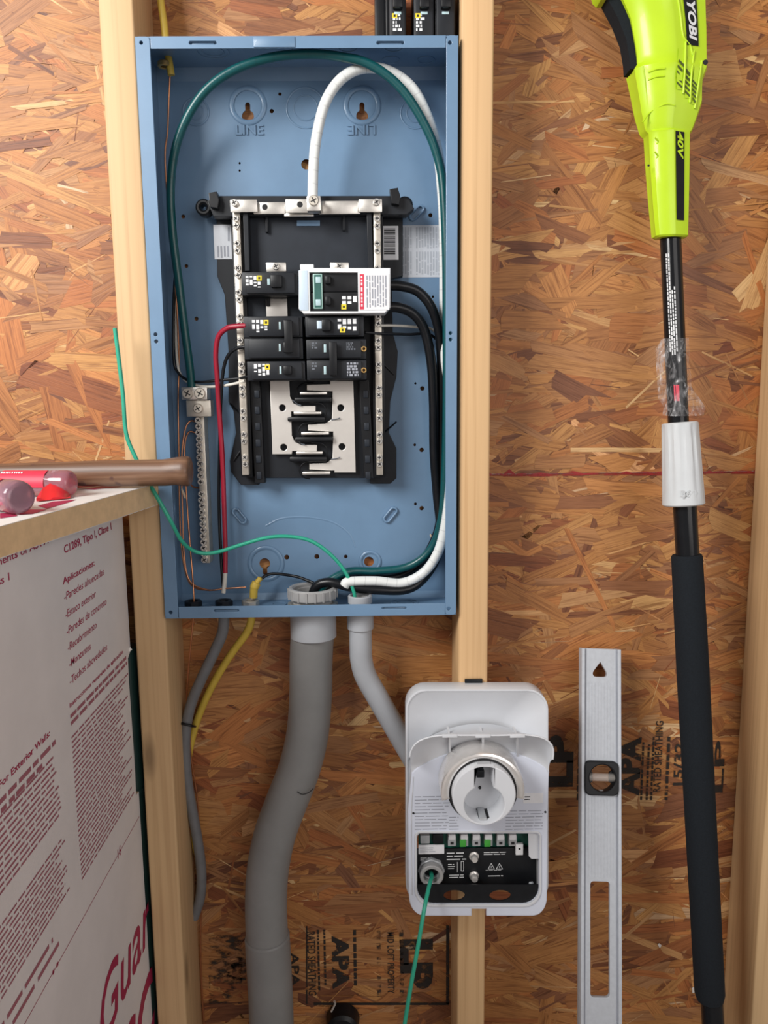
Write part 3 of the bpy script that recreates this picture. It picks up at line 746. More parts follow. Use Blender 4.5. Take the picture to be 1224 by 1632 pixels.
breaker_body(t3, 393, 575, 486, 607, 1, False); toggle(t3, 459, 590, 13, 14); tick(t3, 447, 590, 3, 14); blabel(t3, 404, 580, 430, 601, 13, (426, 585))
t4 = bk('single black breaker directly under the white covered breaker', 535, 537)
breaker_body(t4, 486, 503, 580, 537, 1, True); toggle(t4, 520, 519, 14, 18); pbox('indicator', 505, 511, 513, 524, YBK-0.0008, YBK+0.0003, M['iceblue'], t4, 0.0003); blabel(t4, 537, 508, 569, 528, 14, (546, 526))
t5 = bk('double black breaker with brass terminals in lower right of the breaker group', 535, 606)
breaker_body(t5, 488, 540, 584, 606, 2, True)
for yy in (555, 590): toggle(t5, 530, yy, 9, 18); tick(t5, 518, yy, 4, 15)
pbox('handle_tie', 525, 545, 537, 598, YBK-0.0085, YBK-0.0055, M['blk'], t5, 0.0008)
blabel(t5, 552, 545, 570, 558, 15, None, 0, 4, 'dimink'); blabel(t5, 553, 577, 574, 600, 16, None, 0, 5, 'greyink'); blabel(t5, 497, 545, 508, 556, 17, None, 0, 3, 'dimink'); blabel(t5, 497, 577, 508, 590, 18, None, 0, 3, 'dimink')
for yy in (556, 590):
    p = P(580, yy, YBK); link('terminal', ring_mesh(0.0016, 0.0034, YBK-0.0004, YBK+0.003, 'Y', (p.x, 0, p.z), 14, 0.0005), M['brass'], t5)
# white covered main breaker
t6 = thing('main_breaker', 'black double breaker with teal window in white retaining cover', 'circuit breaker', tuple(P(548, 500, 0.03)), 'plug in circuit breakers')
YC = 0.002
plate('cover', [pxs([(476, 431), (484, 427), (622, 427), (622, 490), (613, 499), (484, 500), (476, 492)], YC), pxs([(493, 434), (570, 434), (571, 496), (494, 496)], YC)], YC, 0.034, M['white'], t6, 0.001)
pbox('cover_end', 476.5, 431, 491, 495, YC-0.0008, YC+0.001, M['iceblue'], t6, 0.0006)
for i in range(2):
    pbox('case', 494, 435+i*30.5, 570, 465+i*30.5, YC+0.0045, 0.045, M['blk'], t6, 0.0008)
tw = pbox('test_window', 499, 436, 514, 492, YC+0.0015, YC+0.006, M['tealframe'], t6, 0.0008)
pbox('window_glass', 501, 438, 512, 490, YC+0.0011, YC+0.0016, M['teal'], tw)
for yy in (446, 482): pbox('test_button', 503, yy-5, 511, yy+5, YC+0.0002, YC+0.0016, M['tick'], tw, 0.0005)
for yy in (447, 480): toggle(t6, 523, yy, 9, 13, None, YC+0.0045)
blabel(t6, 544, 472, 570, 494, 19, (548, 489), 2, 3, 'whiteink', YC+0.0045)
lab = pbox('warning_label', 573, 436, 620, 494, YC-0.0006, YC+0.001, M['paper'], t6)
patches('warning_strip', [[P(573.5, 493, YC-.0008), P(580, 493, YC-.0008), P(580, 437, YC-.0008), P(573.5, 437, YC-.0008)]], M['redink'], lab)
pscrib('label_print', 574, 440, 579, 491, YC-0.001, 1, M['paper'], lab, vertical=2, seed=4, wl=(1, 3))
pscrib('label_print', 583, 439, 617, 491, YC-0.0009, 8, M['greyink'], lab, vertical=2, seed=8, fill=0.42, ragged=0.1)

# loose breakers standing on top of the box
def loose(x0, x1, poles, label, seed, lx):
    zt = Z1+0.0004; yb0 = 0.012
    X0, X1 = P(x0, 40, yb0).x, P(x1, 40, yb0).x
    t = thing('circuit_breaker', label, 'circuit breaker', ((X0+X1)/2, 0.04, zt), 'loose breakers on the box')
    w = (X1-X0)/poles
    for i in range(poles):
        bm = bmesh.new(); bm_box(bm, X0+i*w+0.0003, X0+(i+1)*w-0.0003, yb0+0.004, 0.074, zt, zt+0.078, 0.002)
        bm_box(bm, X0+i*w+0.002, X0+(i+1)*w-0.002, yb0, yb0+0.0045, zt+0.001, zt+0.070, 0.001)
        link('case', bmdone(bm), M['blk2'], t)
        bm = bmesh.new(); xc = X0+(i+0.5)*w; bm_box(bm, xc-0.0055, xc+0.0055, yb0-0.007, yb0+0.001, zt+0.034, zt+0.046, 0.001); link('toggle', bmdone(bm), M['blk'], t)
        bm = bmesh.new(); bm_box(bm, xc-0.004, xc+0.004, yb0-0.0005, yb0+0.001, zt+0.029, zt+0.032, 0.0003); link('indicator', bmdone(bm), M['tick'], t)
    blabel(t, lx, 21, lx+16, 50, seed, (lx+3, 25), 0, 5, 'whiteink', yb0)
    if poles == 1:
        box('mounting_clip', X0-0.016, X0-0.003, yb0+0.02, 0.07, zt, zt+0.075, M['blk'], t, 0.002)
        box('case_side', X0-0.0035, X0+0.001, yb0+0.012, 0.072, zt, zt+0.078, M['blk'], t, 0.001)
    return t
loose(620, 648, 1, 'loose narrow black breaker standing on top of the panel box', 21, 626)
loose(659, 727, 2, 'loose wide double black breaker standing on panel top by the stud', 22, 663)

# ================================================================== GROUND BAR
gb = thing('ground_bar', 'narrow tin ground bar with a row of screws and a double lug', 'ground bar', tuple(P(328, 895, 0.075)))
a = P(318, 662, 0.062); b_ = P(329, 896, 0.062); X = (a.x+b_.x)/2
br = box('bar', X-0.0036, X+0.0065, 0.056, Yb, b_.z, a.z, M['tin2'], gb, 0.0006)
n_ = 24
for k_ in range(n_):
    z = a.z-0.006-k_*(a.z-b_.z-0.011)/(n_-1)
    if k_ == 11: continue
    inst('screw', SCREW, (X+rnd.uniform(-.0005, .0005)-0.0005, 0.056+rnd.uniform(-.001, .001), z), br, (0, rnd.uniform(0, 3), 0))
lg = pbox('lug', 297, 638, 336, 664, 0.046, 0.066, M['tin2'], gb, 0.0008); p = P(316, 651, .046); inst('screw', SCREWB, (p.x, 0.046, p.z), lg)
lg = pbox('double_lug', 289, 617, 330, 637, 0.042, 0.066, M['tin'], gb, 0.001)
for px in (299, 319): p = P(px, 627, .042); inst('screw', SCREWB, (p.x, 0.042, p.z), lg, (0, 1.0, 0), (1.15, 1, 1.15))

# ================================================================== CABLES
def cable(name, label, pts, r, mat, group='wires inside the panel', cat='cable', seg=12):
    o = tube(name, pts, r, mat, None, 8, seg); return tag(o, label, cat, group)
zc = 0.047
cable('ground_cable', 'thick dark green cable looping along the top and both sides of the panel',
      [(490, 1000, .047), (500, 960, .045), (520, 930, .04), (555, 911, .046), (600, 910, .056), (650, 903, .058), (685, 877, .055), (703, 830, .050), (709, 760, .046), (712, 640, .034), (712, 500, .026), (711, 400, .022), (707, 310, .020), (700, 260, .020), (680, 205, .018), (640, 142, .014), (590, 103, .012), (540, 90, .012), (490, 86, .012), (430, 92, .012), (372, 112, .014), (328, 144, .018), (297, 190, .024), (279, 240, .03), (272, 300, .036), (275, 370, .04), (285, 450, .043), (295, 530, .046), (303, 590, .052), (306, 624, .056)],
      0.0052, M['greencable'])
cable('neutral_cable', 'thick white taped cable arching from the top lug around the right side',
      [(549, 934, .026), (556, 927, .026), (600, 926, .030), (640, 929, .034), (672, 915, .034), (694, 888, .032), (707, 850, .034), (717, 780, .036), (719, 690, .038), (716, 620, .042), (708, 555, .046), (708, 480, .046), (708, 400, .042), (705, 310, .040), (694, 225, .036), (664, 150, .034), (625, 116, .03), (582, 108, .026), (546, 124, .022), (520, 160, .02), (506, 210, .02), (500, 260, .02), (498, 325, .021)],
      0.0062, M['whitetape'])
cable('feeder_cable', 'thick black cable from the upper side of the white covered breaker down the right side',
      [(612, 455, .024), (640, 456, .026), (668, 466, .03), (690, 495, .034), (702, 545, .046), (703, 620, .056), (703, 720, .060), (703, 800, .061), (697, 850, .064), (672, 895, .068), (630, 920, .068), (570, 922, .06), (530, 930, .05), (508, 955, .046), (500, 1000, .046)],
      0.0062, M['blackwire'])
cable('feeder_cable', 'thick black cable from lower side of the white covered breaker, nearest the back panel',
      [(612, 490, .024), (634, 490, .026), (658, 500, .032), (676, 525, .038), (687, 575, .044), (691, 640, .05), (692, 720, .055), (697, 790, .06), (702, 850, .056), (690, 900, .05), (655, 937, .036), (600, 940, .03), (556, 935, .032), (522, 928, .036), (500, 942, .04), (492, 1000, .045)],
      0.0062, M['blackwire'])
cable('branch_wire', 'red wire curving from left double breaker down to the panel bottom',
      [(392, 519, .018), (378, 520, .02), (362, 523, .024), (348, 537, .03), (344, 565, .035), (346, 600, .04), (349, 650, .046), (354, 720, .05), (357, 800, .052), (359, 870, .05), (359, 913, .048)], 0.0032, M['redwire'], seg=10)
cable('branch_wire', 'thin black wire beside the red one on the left of the breakers',
      [(392, 553, .022), (378, 555, .026), (364, 566, .032), (356, 590, .038), (352, 640, .046), (350, 720, .056), (349, 800, .058), (352, 880, .054), (356, 940, .048)], 0.0022, M['blackwire'], seg=10)
cable('branch_wire', 'thin black wire from the lowest left breaker towards the ground lug',
      [(396, 600, .03), (380, 603, .036), (350, 606, .042), (320, 609, .05), (300, 606, .056), (284, 594, .06), (277, 570, .062), (277, 480, .064), (282, 400, .066)], 0.0018, M['blackwire'], seg=8)
cable('neutral_wire', 'thin off white wire passing just above the tin ground lug',
      [(390, 607, .033), (372, 612, .04), (345, 616, .048), (318, 615, .055), (295, 606, .06), (283, 580, .062), (280, 500, .066), (282, 420, .066)], 0.0018, M['whitewire'], seg=8)
cable('neutral_wire', 'thin off white wire running right from the right bar under the black cables',
      [(606, 519, .032), (630, 519, .04), (660, 521, .05), (690, 526, .055), (706, 560, .06), (708, 700, .07)], 0.0017, M['whitewire'], seg=8)
cable('branch_wire', 'thin black wire below the off white one, right of the breakers',
      [(582, 530, .022), (610, 532, .03), (650, 533, .045), (690, 536, .055), (706, 580, .062), (708, 720, .07)], 0.0017, M['blackwire'], seg=8)
cable('branch_wire', 'thin black wire at the panel bottom from yellow cable end to large conduit',
      [(405, 940, .046), (414, 925, .05), (430, 915, .056), (455, 916, .06), (485, 923, .055), (510, 940, .047), (506, 985, .046)], 0.002, M['blackwire'], seg=8)
cable('neutral_wire', 'short white wire end below the red wire', [(359, 913, .048), (358, 928, .047), (356, 945, .046)], 0.0029, M['whitewire'], seg=10)
for i, (lab_, pts) in enumerate((
    ('bare copper wire hanging from the yellow cable stub at upper left inside panel', [(271, 118, .05), (269, 160, .052), (267, 210, .055), (263, 250, .058), (268, 330, .062), (279, 450, .064), (285, 560, .066), (284, 640, .068), (285, 720, .068), (286, 800, .066), (289, 870, .062), (298, 920, .056), (312, 937, .05), (335, 941, .046)]),
    ('bare copper wire entering bottom of the panel near the left corner', [(314, 690, .07), (300, 690, .068), (294, 720, .066), (298, 800, .062), (303, 870, .056), (307, 920, .05), (309, 958, .046), (308, 985, .045), (303, 1040, .048), (299, 1090, .06), (297, 1130, .068)]),
    ('bare copper wire from upper ground bar screw bowing left behind hammer end', [(314, 672, .07), (302, 672, .066), (294, 690, .063), (289, 740, .06), (291, 820, .058), (293, 880, .055), (302, 925, .05), (330, 940, .047), (360, 938, .046), (392, 936, .044)]),
    ('short bare copper wire at middle of the ground bar', [(300, 768, .05), (308, 776, .058), (318, 778, .066), (326, 779, .07)]))):
    cable('copper_wire', lab_, pts, 0.0011, M['copper'], 'bare copper wires', 'wire', 8)
# yellow cables
yt = thing('yellow_cable', 'yellow sheathed cable hanging from bottom of panel beside grey cable', 'cable', tuple(P(399, 985, .045)))
tube('sheath', [(401, 968, .045), (400, 990, .045), (392, 1010, .050), (370, 1040, .058), (345, 1080, .066), (326, 1118, .072), (312, 1155, .078), (301, 1200, .080), (297, 1250, .080), (299, 1290, .080), (306, 1330, .080), (318, 1370, .080)], 0.0052, M['yellowwire'], yt)
c0 = P(400, 938, .045); c1 = P(416, 920, .046); c2 = P(405, 950, .046)
wtube('sheath_flap', [P(404, 952, .045), P(405, 938, .044), P(409, 929, .045), P(416, 920, .046)], [0.0052]*9+[0.006]*8+[0.0035]*7+[0.0008], M['yellowwire'], yt)
up2 = thing('yellow_cable', 'yellow sheathed cable coming down into the upper left corner of panel', 'cable', tuple(P(262, 60, .045)))
tube('sheath', [(254, -40, .055), (256, 0, .05), (261, 35, .047), (265, 70, .045), (270, 100, .045), (273, 120, .046)], 0.0043, M['yellowwire'], up2)
link('clamp', ring_mesh(0.0045, 0.008, P(262, 103, .045).z-0.003, P(262, 103, .045).z+0.003, 'Z', (P(262, 103, .045).x, .045, 0), 18, 0.0008), M['brass'], up2)
cable('grey_cable', 'grey sheathed cable hanging below the panel along the left stud',
      [(357, 960, .045), (357, 985, .045), (354, 1010, .045), (341, 1040, .046), (322, 1080, .050), (307, 1115, .055), (298, 1150, .059), (295, 1190, .060), (298, 1240, .062), (306, 1290, .064), (315, 1340, .066), (321, 1390, .068), (319, 1430, .070), (309, 1462, .072)], 0.0072, M['greywire'], 'cables below the panel')
cable('copper_wire', 'thin bare copper wire running down beside the grey cable', [(303, 1165, .07), (305, 1210, .074), (314, 1270, .078), (319, 1340, .079), (323, 1410, .08), (320, 1480, .081), (321, 1560, .082), (326, 1640, .082)], 0.0011, M['copper'], 'bare copper wires', 'wire', 8)
# staple holding the cables to the stud
sp = thing('cable_staple', 'dark cable staple pinning grey cable to left stud', 'staple', tuple(P(296, 1165, .066)))
k = MPP(296, 1156, .065)
wtube('strap', [P(286, 1152, .066), P(289, 1153, .052), P(298, 1155, .0495), P(307, 1157, .053), P(311, 1158, .068)], 0.0018, M['blk'], sp, 6, 8)
for py in (1146, 1164): wtube('nail', [P(280, py, .068), P(296, py-1, .062)], 0.0011, M['tin2'], sp, 2, 8)
# thin green wires
cable('ground_wire', 'thin bright green wire snaking in front of stud, hammer and panel into small bushing',
      [(183, 523, -.03), (189, 570, -.03), (196, 630, -.03), (201, 690, -.03), (215, 727, -.03), (232, 760, -.030), (252, 795, -.032), (272, 830, -.03), (288, 860, -.02), (305, 876, -.008), (325, 882, -.002), (350, 879, 0.004), (385, 868, .008), (425, 857, .01), (460, 855, .012), (495, 862, .016), (525, 882, .02), (548, 908, .024), (561, 935, .026), (566, 955, .027), (569, 1000, .027)],
      0.0024, M['greenwire'], 'thin green wires', 'wire', 10)

# ================================================================== CONDUITS
cf = thing('conduit', 'large grey plastic conduit with a bend below the panel', 'conduit', (BIGC.x, 0.045, 0.4), 'plastic conduits')
xc, yc = BIGC.x, 0.038
link('bushing', ring_mesh(0.0245, 0.0315, Z0+0.0125, Z0+0.0275, 'Z', (xc, yc, 0), 36, 0.002), M['pvc3'], cf)
for k_ in range(18):
    a = 2*math.pi*k_/18; o = link('bushing_rib', raw(*(lambda c, s: ([(xc+0.0312*c-0.0012*s, yc+0.0312*s+0.0012*c, Z0+0.0135), (xc+0.0312*c+0.0012*s, yc+0.0312*s-0.0012*c, Z0+0.0135), (xc+0.0325*c+0.001*s, yc+0.0325*s-0.001*c, Z0+0.0135), (xc+0.0325*c-0.001*s, yc+0.0325*s+0.001*c, Z0+0.0135), (xc+0.0312*c-0.0012*s, yc+0.0312*s+0.0012*c, Z0+0.026), (xc+0.0312*c+0.0012*s, yc+0.0312*s-0.0012*c, Z0+0.026), (xc+0.0325*c+0.001*s, yc+0.0325*s-0.001*c, Z0+0.026), (xc+0.0325*c-0.001*s, yc+0.0325*s+0.001*c, Z0+0.026)], [(0, 1, 2, 3), (4, 5, 6, 7), (0, 1, 5, 4), (1, 2, 6, 5), (2, 3, 7, 6), (3, 0, 4, 7)]))(math.cos(a), math.sin(a))), M['pvc3'], cf)
link('adapter_thread', ring_mesh(0.0235, 0.0258, Z0-0.004, Z0+0.022, 'Z', (xc, yc, 0), 36, 0.0005), M['pvc3'], cf)
link('locknut', ring_mesh(0.0262, 0.0325, Z0+0.0022, Z0+0.0075, 'Z', (xc, yc, 0), 8, 0.001), M['tin2'], cf)
link('adapter', ring_mesh(0.0235, 0.0300, Z0-0.040, Z0-0.0005, 'Z', (xc, yc, 0), 40, 0.0015), M['pvc2'], cf)
zz = Z0-0.02
path = [Vector((xc, yc, Z0-0.012))]
for px, py, Y in ((496, 1050, .043), (495, 1110, .045), (490, 1170, .044), (477, 1225, .040), (456, 1280, .034), (438, 1330, .029), (427, 1385, .025), (424, 1440, .021), (426, 1500, .018)): path.append(P(px, py, Y))
wtube('pipe', path, 0.0284, M['pvc'], cf, 8, 28)
wtube('bell_end', [P(425.6, 1490, .018), P(427, 1510, .018), P(431, 1580, .016), P(434, 1660, .015), Vector((P(436, 1700, .015).x, .015, 0.3)), Vector((P(436, 1700, .015).x, .015, 0.001))], [0.0288]+[0.0304]*40, M['pvc'], cf, 8, 28)
wtube('pencil_mark', [P(474, 1262, .0085), P(482, 1266, .0080), P(492, 1263, .0098), P(499, 1257, .0145)], 0.0006, M['ink'], cf, 4, 6)
cs = thing('conduit', 'small grey plastic conduit angling from the panel to the charger', 'conduit', (SMC.x, 0.026, Z0-0.2), 'plastic conduits')
xs, ys = SMC.x, 0.026
link('bushing', ring_mesh(0.0115, 0.0155, Z0+0.0080, Z0+0.0190, 'Z', (xs, ys, 0), 28, 0.0012), M['pvc2'], cs)
link('adapter_thread', ring_mesh(0.0095, 0.0122, Z0-0.004, Z0+0.016, 'Z', (xs, ys, 0), 28, 0.0004), M['pvc3'], cs)
link('adapter', ring_mesh(0.0100, 0.0172, Z0-0.026, Z0-0.0005, 'Z', (xs, ys, 0), 12, 0.001), M['pvc2'], cs)
wtube('pipe', [Vector((xs, ys, Z0-0.012)), P(575, 1030, .027), P(576, 1052, .028), P(583, 1078, .03), P(602, 1112, .032), P(640, 1178, .034), P(668, 1226, .035)], 0.0146, M['pvc2'], cs, 8, 22)
# lock rings of the two cable clamps in the bottom wall
for px, lab_ in ((GREYC.x, 'round cable connector ring around the grey cable in panel bottom'), (YELC.x, 'round cable connector ring around the yellow cable in panel bottom'), (P(308, 960, .045).x, 'round connector ring around the copper wire in the left bottom corner')):
    o = link('cable_connector', ring_mesh(0.0062, 0.0115, Z0+0.0018, Z0+0.0095, 'Z', (px, 0.045, 0), 8, 0.001), M['blk2'] if px != YELC.x else M['tin2'], None)
    tag(o, lab_, 'connector', 'cable connectors in the panel bottom')

# ================================================================== CHARGER
ch = thing('wall_charger', 'white wall charger with round plug holster and open wiring compartment on the stud', 'charger', tuple(P(765, 1460, -0.02)))
YR = -0.026                                   # rim of the rear housing
def arc_pts(pts, n=6):
    v = catmull([Vector((a, b, 0)) for a, b in pts], n); return [(p.x, p.y) for p in v]
def prr(x0, y0, x1, y1, rt, rb, n=7):         # rounded rectangle in pixels, separate top and bottom radii
    o = []
    for cx, cy, r, a in ((x1-rt, y0+rt, rt, -90), (x1-rb, y1-rb, rb, 0), (x0+rb, y1-rb, rb, 90), (x0+rt, y0+rt, rt, 180)):
        for k_ in range(n+1):
            t_ = math.radians(a+90*k_/n); o.append((cx+r*math.cos(t_), cy+r*math.sin(t_)))
    return o
outer = prr(647, 1099, 874, 1440, 32, 30); inner = prr(650, 1102, 871, 1437, 30, 28); dish_o = prr(650, 1102, 871, 1322, 30, 8)
def cband(o_, i_):                            # band open at the bottom
    n = len(o_)
    a_ = [p for p in o_ if not (690 < p[0] < 830 and p[1] > 1400)]; b2_ = [p for p in i_ if not (690 < p[0] < 830 and p[1] > 1400)]
    k = max(range(len(a_)), key=lambda j: (a_[j][1] > 1425 and a_[j][0] < 700, a_[j][0])); k2 = max(range(len(b2_)), key=lambda j: (b2_[j][1] > 1425 and b2_[j][0] < 700, b2_[j][0]))
    return a_[k:]+a_[:k]+(b2_[k2:]+b2_[:k2])[::-1]
plate('rear_housing', [pxs(cband(outer, inner), YR)], YR, 0.0, M['charger'], ch, 0.0006)
# concave dish behind the holster
rings = []
base = pxs(dish_o, YR); cx = sum(p[0] for p in base)/len(base); cz = P(762, 1210, YR).z
for k_ in range(9):
    s = 1-0.9*k_/8; y = YR+0.001+0.019*math.sin(math.pi/2*min(1, k_/6.0))
    rings.append([Vector((cx+(x-cx)*s, y, cz+(z-cz)*s)) for x, z in base])
loft('dish', rings, M['charger'], ch, True, False, 60)
# black back plate of the wiring bay with two openings
Yk = -0.0435
def pell(px, py, rx, ry, Y):
    c = P(px, py, Y); k = MPP(px, py, Y); return circ(c.x, c.z, rx*k, 24, ry*k)
plate('bay_plate', [pxs([(662, 1410), (862, 1410), (862, 1442), (662, 1442)], Yk), pell(724, 1427, 17, 9, Yk), pell(797, 1427, 17, 9, Yk)], Yk, Yk+0.0015, M['blk'], ch)
# front body
YPn = -0.046
arch = arc_pts([(656, 1232), (668, 1222), (700, 1206), (735, 1196), (769, 1193), (803, 1196), (838, 1206), (866, 1221), (875, 1232)])
body = arch+[(873, 1290), (872, 1420)]+[(872-22*(1-math.cos(math.radians(a))), 1430+30*math.sin(math.radians(a))) for a in (10, 25, 40, 55, 70, 90)]+[(775, 1460), (775, 1449), (752, 1449), (752, 1460)]+[(652+24*(1-math.cos(math.radians(a))), 1430+30*math.sin(math.radians(a))) for a in (90, 70, 55, 40, 25, 10)]+[(651, 1420), (650, 1290)]
opening = prr(665, 1329, 859, 1441, 6, 26)
plate('front_body', [pxs(body, YPn), pxs(opening, YPn)], YPn, -0.041, M['charger_panel'], ch, 0.0012)
plate('body_shell', [pxs(arch+[(873, 1290), (872, 1420), (866, 1440), (860, 1430), (859, 1329), (665, 1329), (665, 1430), (658, 1440), (651, 1420), (650, 1290)], YPn)], -0.041, -0.010, M['charger'], ch)
plate('bay_lip', [pxs(prr(661, 1325, 863, 1446, 8, 28), YPn-0.0015), pxs(prr(664, 1328, 860, 1442, 6, 26), YPn-0.0015)], YPn-0.0015, YPn+0.001, M['charger'], ch, 0.0006)
tubep = [(x, y, YPn-0.0002) for x, y in ((657, 1426), (656, 1300), (659, 1238))]
wtube('panel_edge', catmull([P(*q_) for q_ in tubep], 6), 0.0006, M['charger'], ch, 2, 6)
# hood above the panel: rim forward, inner face falls back to the arch
rim = arc_pts([(653, 1206), (656, 1194), (668, 1181), (695, 1173), (735, 1172), (769, 1172), (803, 1172), (833, 1171), (862, 1175), (877, 1184), (882, 1196), (881, 1210)], 4)
def resample(pts, n):
    d = [0.0]
    for a, b_ in zip(pts, pts[1:]): d.append(d[-1]+math.hypot(b_[0]-a[0], b_[1]-a[1]))
    out = []
    for k_ in range(n):
        t_ = d[-1]*k_/(n-1); i = 0
        while i < len(d)-2 and d[i+1] < t_: i += 1
        f_ = (t_-d[i])/max(1e-9, d[i+1]-d[i]); out.append((pts[i][0]+(pts[i+1][0]-pts[i][0])*f_, pts[i][1]+(pts[i+1][1]-pts[i][1])*f_))
    return out
YH = -0.074
N_ = 36
R0 = resample(rim, N_); A0 = resample(arch, N_)
B0 = resample(arc_pts([(651, 1212), (660, 1190), (690, 1171), (730, 1157), (765, 1153), (800, 1157), (838, 1172), (866, 1192), (874, 1212)], 4), N_)
inn = []
for k_ in range(6):
    s = k_/5; row = []
    for (ax, ay), (bx, by) in zip(R0, A0):
        a = P(ax, ay, YH); b_ = P(bx, by, YPn+0.001)
        q_ = a.lerp(b_, s); q_.y = YH+(YPn+0.001-YH)*(1-(1-s)**2); row.append(q_)
    inn.append(row)
back = []
for k_ in range(5):
    s = k_/4; row = []
    for (ax, ay), (bx, by) in zip(R0, B0):
        a = P(ax, ay-1.5, YH); b_ = P(bx, by, -0.012); row.append(a.lerp(b_, s))
    back.append(row)
loft('hood', back[::-1]+inn, M['charger'], ch, False, False, 50)
wtube('hood_rim', [P(a, b_, YH) for a, b_ in R0], 0.0011, M['charger'], ch, 1, 8)
for px in (717, 770, 825):
    a = P(px, 1173, YH+0.0005); b_ = P(px, 1198 if px == 770 else 1206, YPn)
    v = [Vector((a.x-.0012, a.y, a.z-.001)), Vector((a.x+.0012, a.y, a.z-.001)), Vector((b_.x+.0012, b_.y, b_.z)), Vector((b_.x-.0012, b_.y, b_.z)), Vector((a.x-.0012, b_.y+.002, a.z-.001)), Vector((a.x+.0012, b_.y+.002, a.z-.001))]
    link('hood_rib', raw(v, [(0, 1, 2, 3), (0, 3, 4), (1, 5, 2), (0, 4, 5, 1), (2, 5, 4, 3)]), M['charger'], ch)
    pbox('rim_clip', px-12, 1171, px+12, 1176, YH-0.0016, YH+0.002, M['charger'], ch, 0.0005)
# plug holster
Yh = -0.096
hc = P(771.5, 1268, Yh); kh = MPP(771, 1268, Yh)
ro = 51*kh; ri = 32*kh
hcz = P(772, 1283, Yh)
hole = []
nw = 14.5*kh
a0 = math.asin(nw/ri)
for k_ in range(33):
    a = math.pi/2+a0+(2*math.pi-2*a0)*k_/32; hole.append((hcz.x+ri*math.cos(a), hcz.z+ri*math.sin(a)))
top = P(771, 1220, Yh).z
hole += [(hcz.x+nw, top-0.003), (hcz.x+nw*0.7, top), (hcz.x-nw*0.7, top), (hcz.x-nw, top-0.003)]
plate('holster', [circ(hc.x, hc.z, ro, 56), hole], Yh, YPn-0.004, M['charger'], ch, 0.0016)
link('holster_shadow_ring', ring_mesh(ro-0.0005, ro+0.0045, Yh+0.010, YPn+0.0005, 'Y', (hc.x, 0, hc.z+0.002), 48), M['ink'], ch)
plate('bore_floor', [circ(hc.x, hc.z, ro*0.97, 40)], YPn-0.018, YPn-0.015, M['charger'], ch)
box('bore_groove', hcz.x-0.0045, hcz.x+0.0040, Yh+0.006, YPn-0.016, hcz.z-ri-0.003, hcz.z-ri*0.86, M['term'], ch, 0.001)
p = P(765, 1256, YPn-.02); link('bore_pin', lathe_mesh([(0.0018, YPn-.0175), (0.0018, YPn-0.0195), (0.0001, YPn-.0195)], 10, 'Y', (p.x, 0, p.z)), M['ink'], ch)
pbox('latch', 760, 1228, 772, 1240, YPn-0.028, YPn-0.017, M['blk2'], ch, 0.001)
# chrome bail around the holster
Ya = -0.088
bc = P(770, 1264, Ya); kb = MPP(770, 1264, Ya); ra, rb_ = 67.5*kb, 53*kb
o_, i_ = [], []
for k_ in range(37):
    a = math.radians(-12+204*k_/36); w_ = 1.0
    o_.append((bc.x+ra*math.cos(a), bc.z+ra*math.sin(a))); i_.append((bc.x+rb_*math.cos(a)*1.0, bc.z+(rb_+4*kb*math.sin(a))*math.sin(a)))
plate('chrome_bail', [o_+i_[::-1]], Ya, YPn-0.001, M['chrome'], ch, 0.0035)
# small print and pins on the panel
pscrib('panel_print', 661, 1267, 716, 1324, YPn-0.0003, 11, M['greyink'], ch, seed=31, fill=0.22, ragged=0.1)
pscrib('panel_print', 716, 1300, 731, 1324, YPn-0.0003, 5, M['greyink'], ch, seed=32, fill=0.22)
pscrib('panel_print', 806, 1290, 866, 1324, YPn-0.0003, 7, M['greyink'], ch, seed=33, fill=0.22, ragged=0.1)
pscrib('panel_print', 836, 1268, 846, 1276, YPn-0.0003, 2, M['greyink'], ch, seed=34, fill=0.4)
pbox('panel_sticker', 834, 1264, 866, 1280, YPn-0.0003, YPn+0.0002, M['paper'], ch)
for px, py in ((659, 1296), (869, 1294)):
    p = P(px, py, YPn); link('pin', lathe_mesh([(0.0014, YPn+.001), (0.0014, YPn-0.0006), (0.0001, YPn-.0006)], 10, 'Y', (p.x, 0, p.z)), M['ink'], ch)
# wiring bay contents
Yc = -0.026
pbox('circuit_board', 667, 1328, 858, 1356, Yc+0.003, Yc+0.006, M['pcb'], ch)
for k_ in range(6):
    x = 714+19.4*k_; tb = pbox('terminal', x, 1333, x+13, 1349, Yc-0.006, Yc+0.004, M['term'], ch, 0.0008)
    pbox('terminal_top', x+1, 1331, x+12, 1339, Yc-0.0075, Yc-0.003, M['paper'], tb, 0.0006)
    pbox('terminal_opening', x+4, 1342, x+9, 1346, Yc-0.0064, Yc-0.005, M['ink'], tb)
for px, py in ((738, 1345), (777, 1345)): pbox('green_tag', px-5, py-6, px+5, py+5, Yc-0.0085, Yc-0.006, M['greentag'], ch, 0.0006)
pbox('relay', 690, 1330, 707, 1345, Yc-0.006, Yc+0.004, M['blk'], ch, 0.001); pbox('crystal', 670, 1332, 685, 1345, Yc-0.004, Yc+0.004, M['term'], ch, 0.001)
lp = pbox('label_plate', 662, 1352, 862, 1414, Yc-0.002, Yc+0.001, M['blk'], ch, 0.0006); YL = Yc-0.0024
stk = pbox('serial_sticker', 667, 1347, 708, 1361, Yc-0.004, Yc-0.002, M['paper'], ch); pscrib('sticker_print', 669, 1350, 694, 1359, Yc-0.0043, 3, M['greyink'], stk, seed=40, fill=0.4)
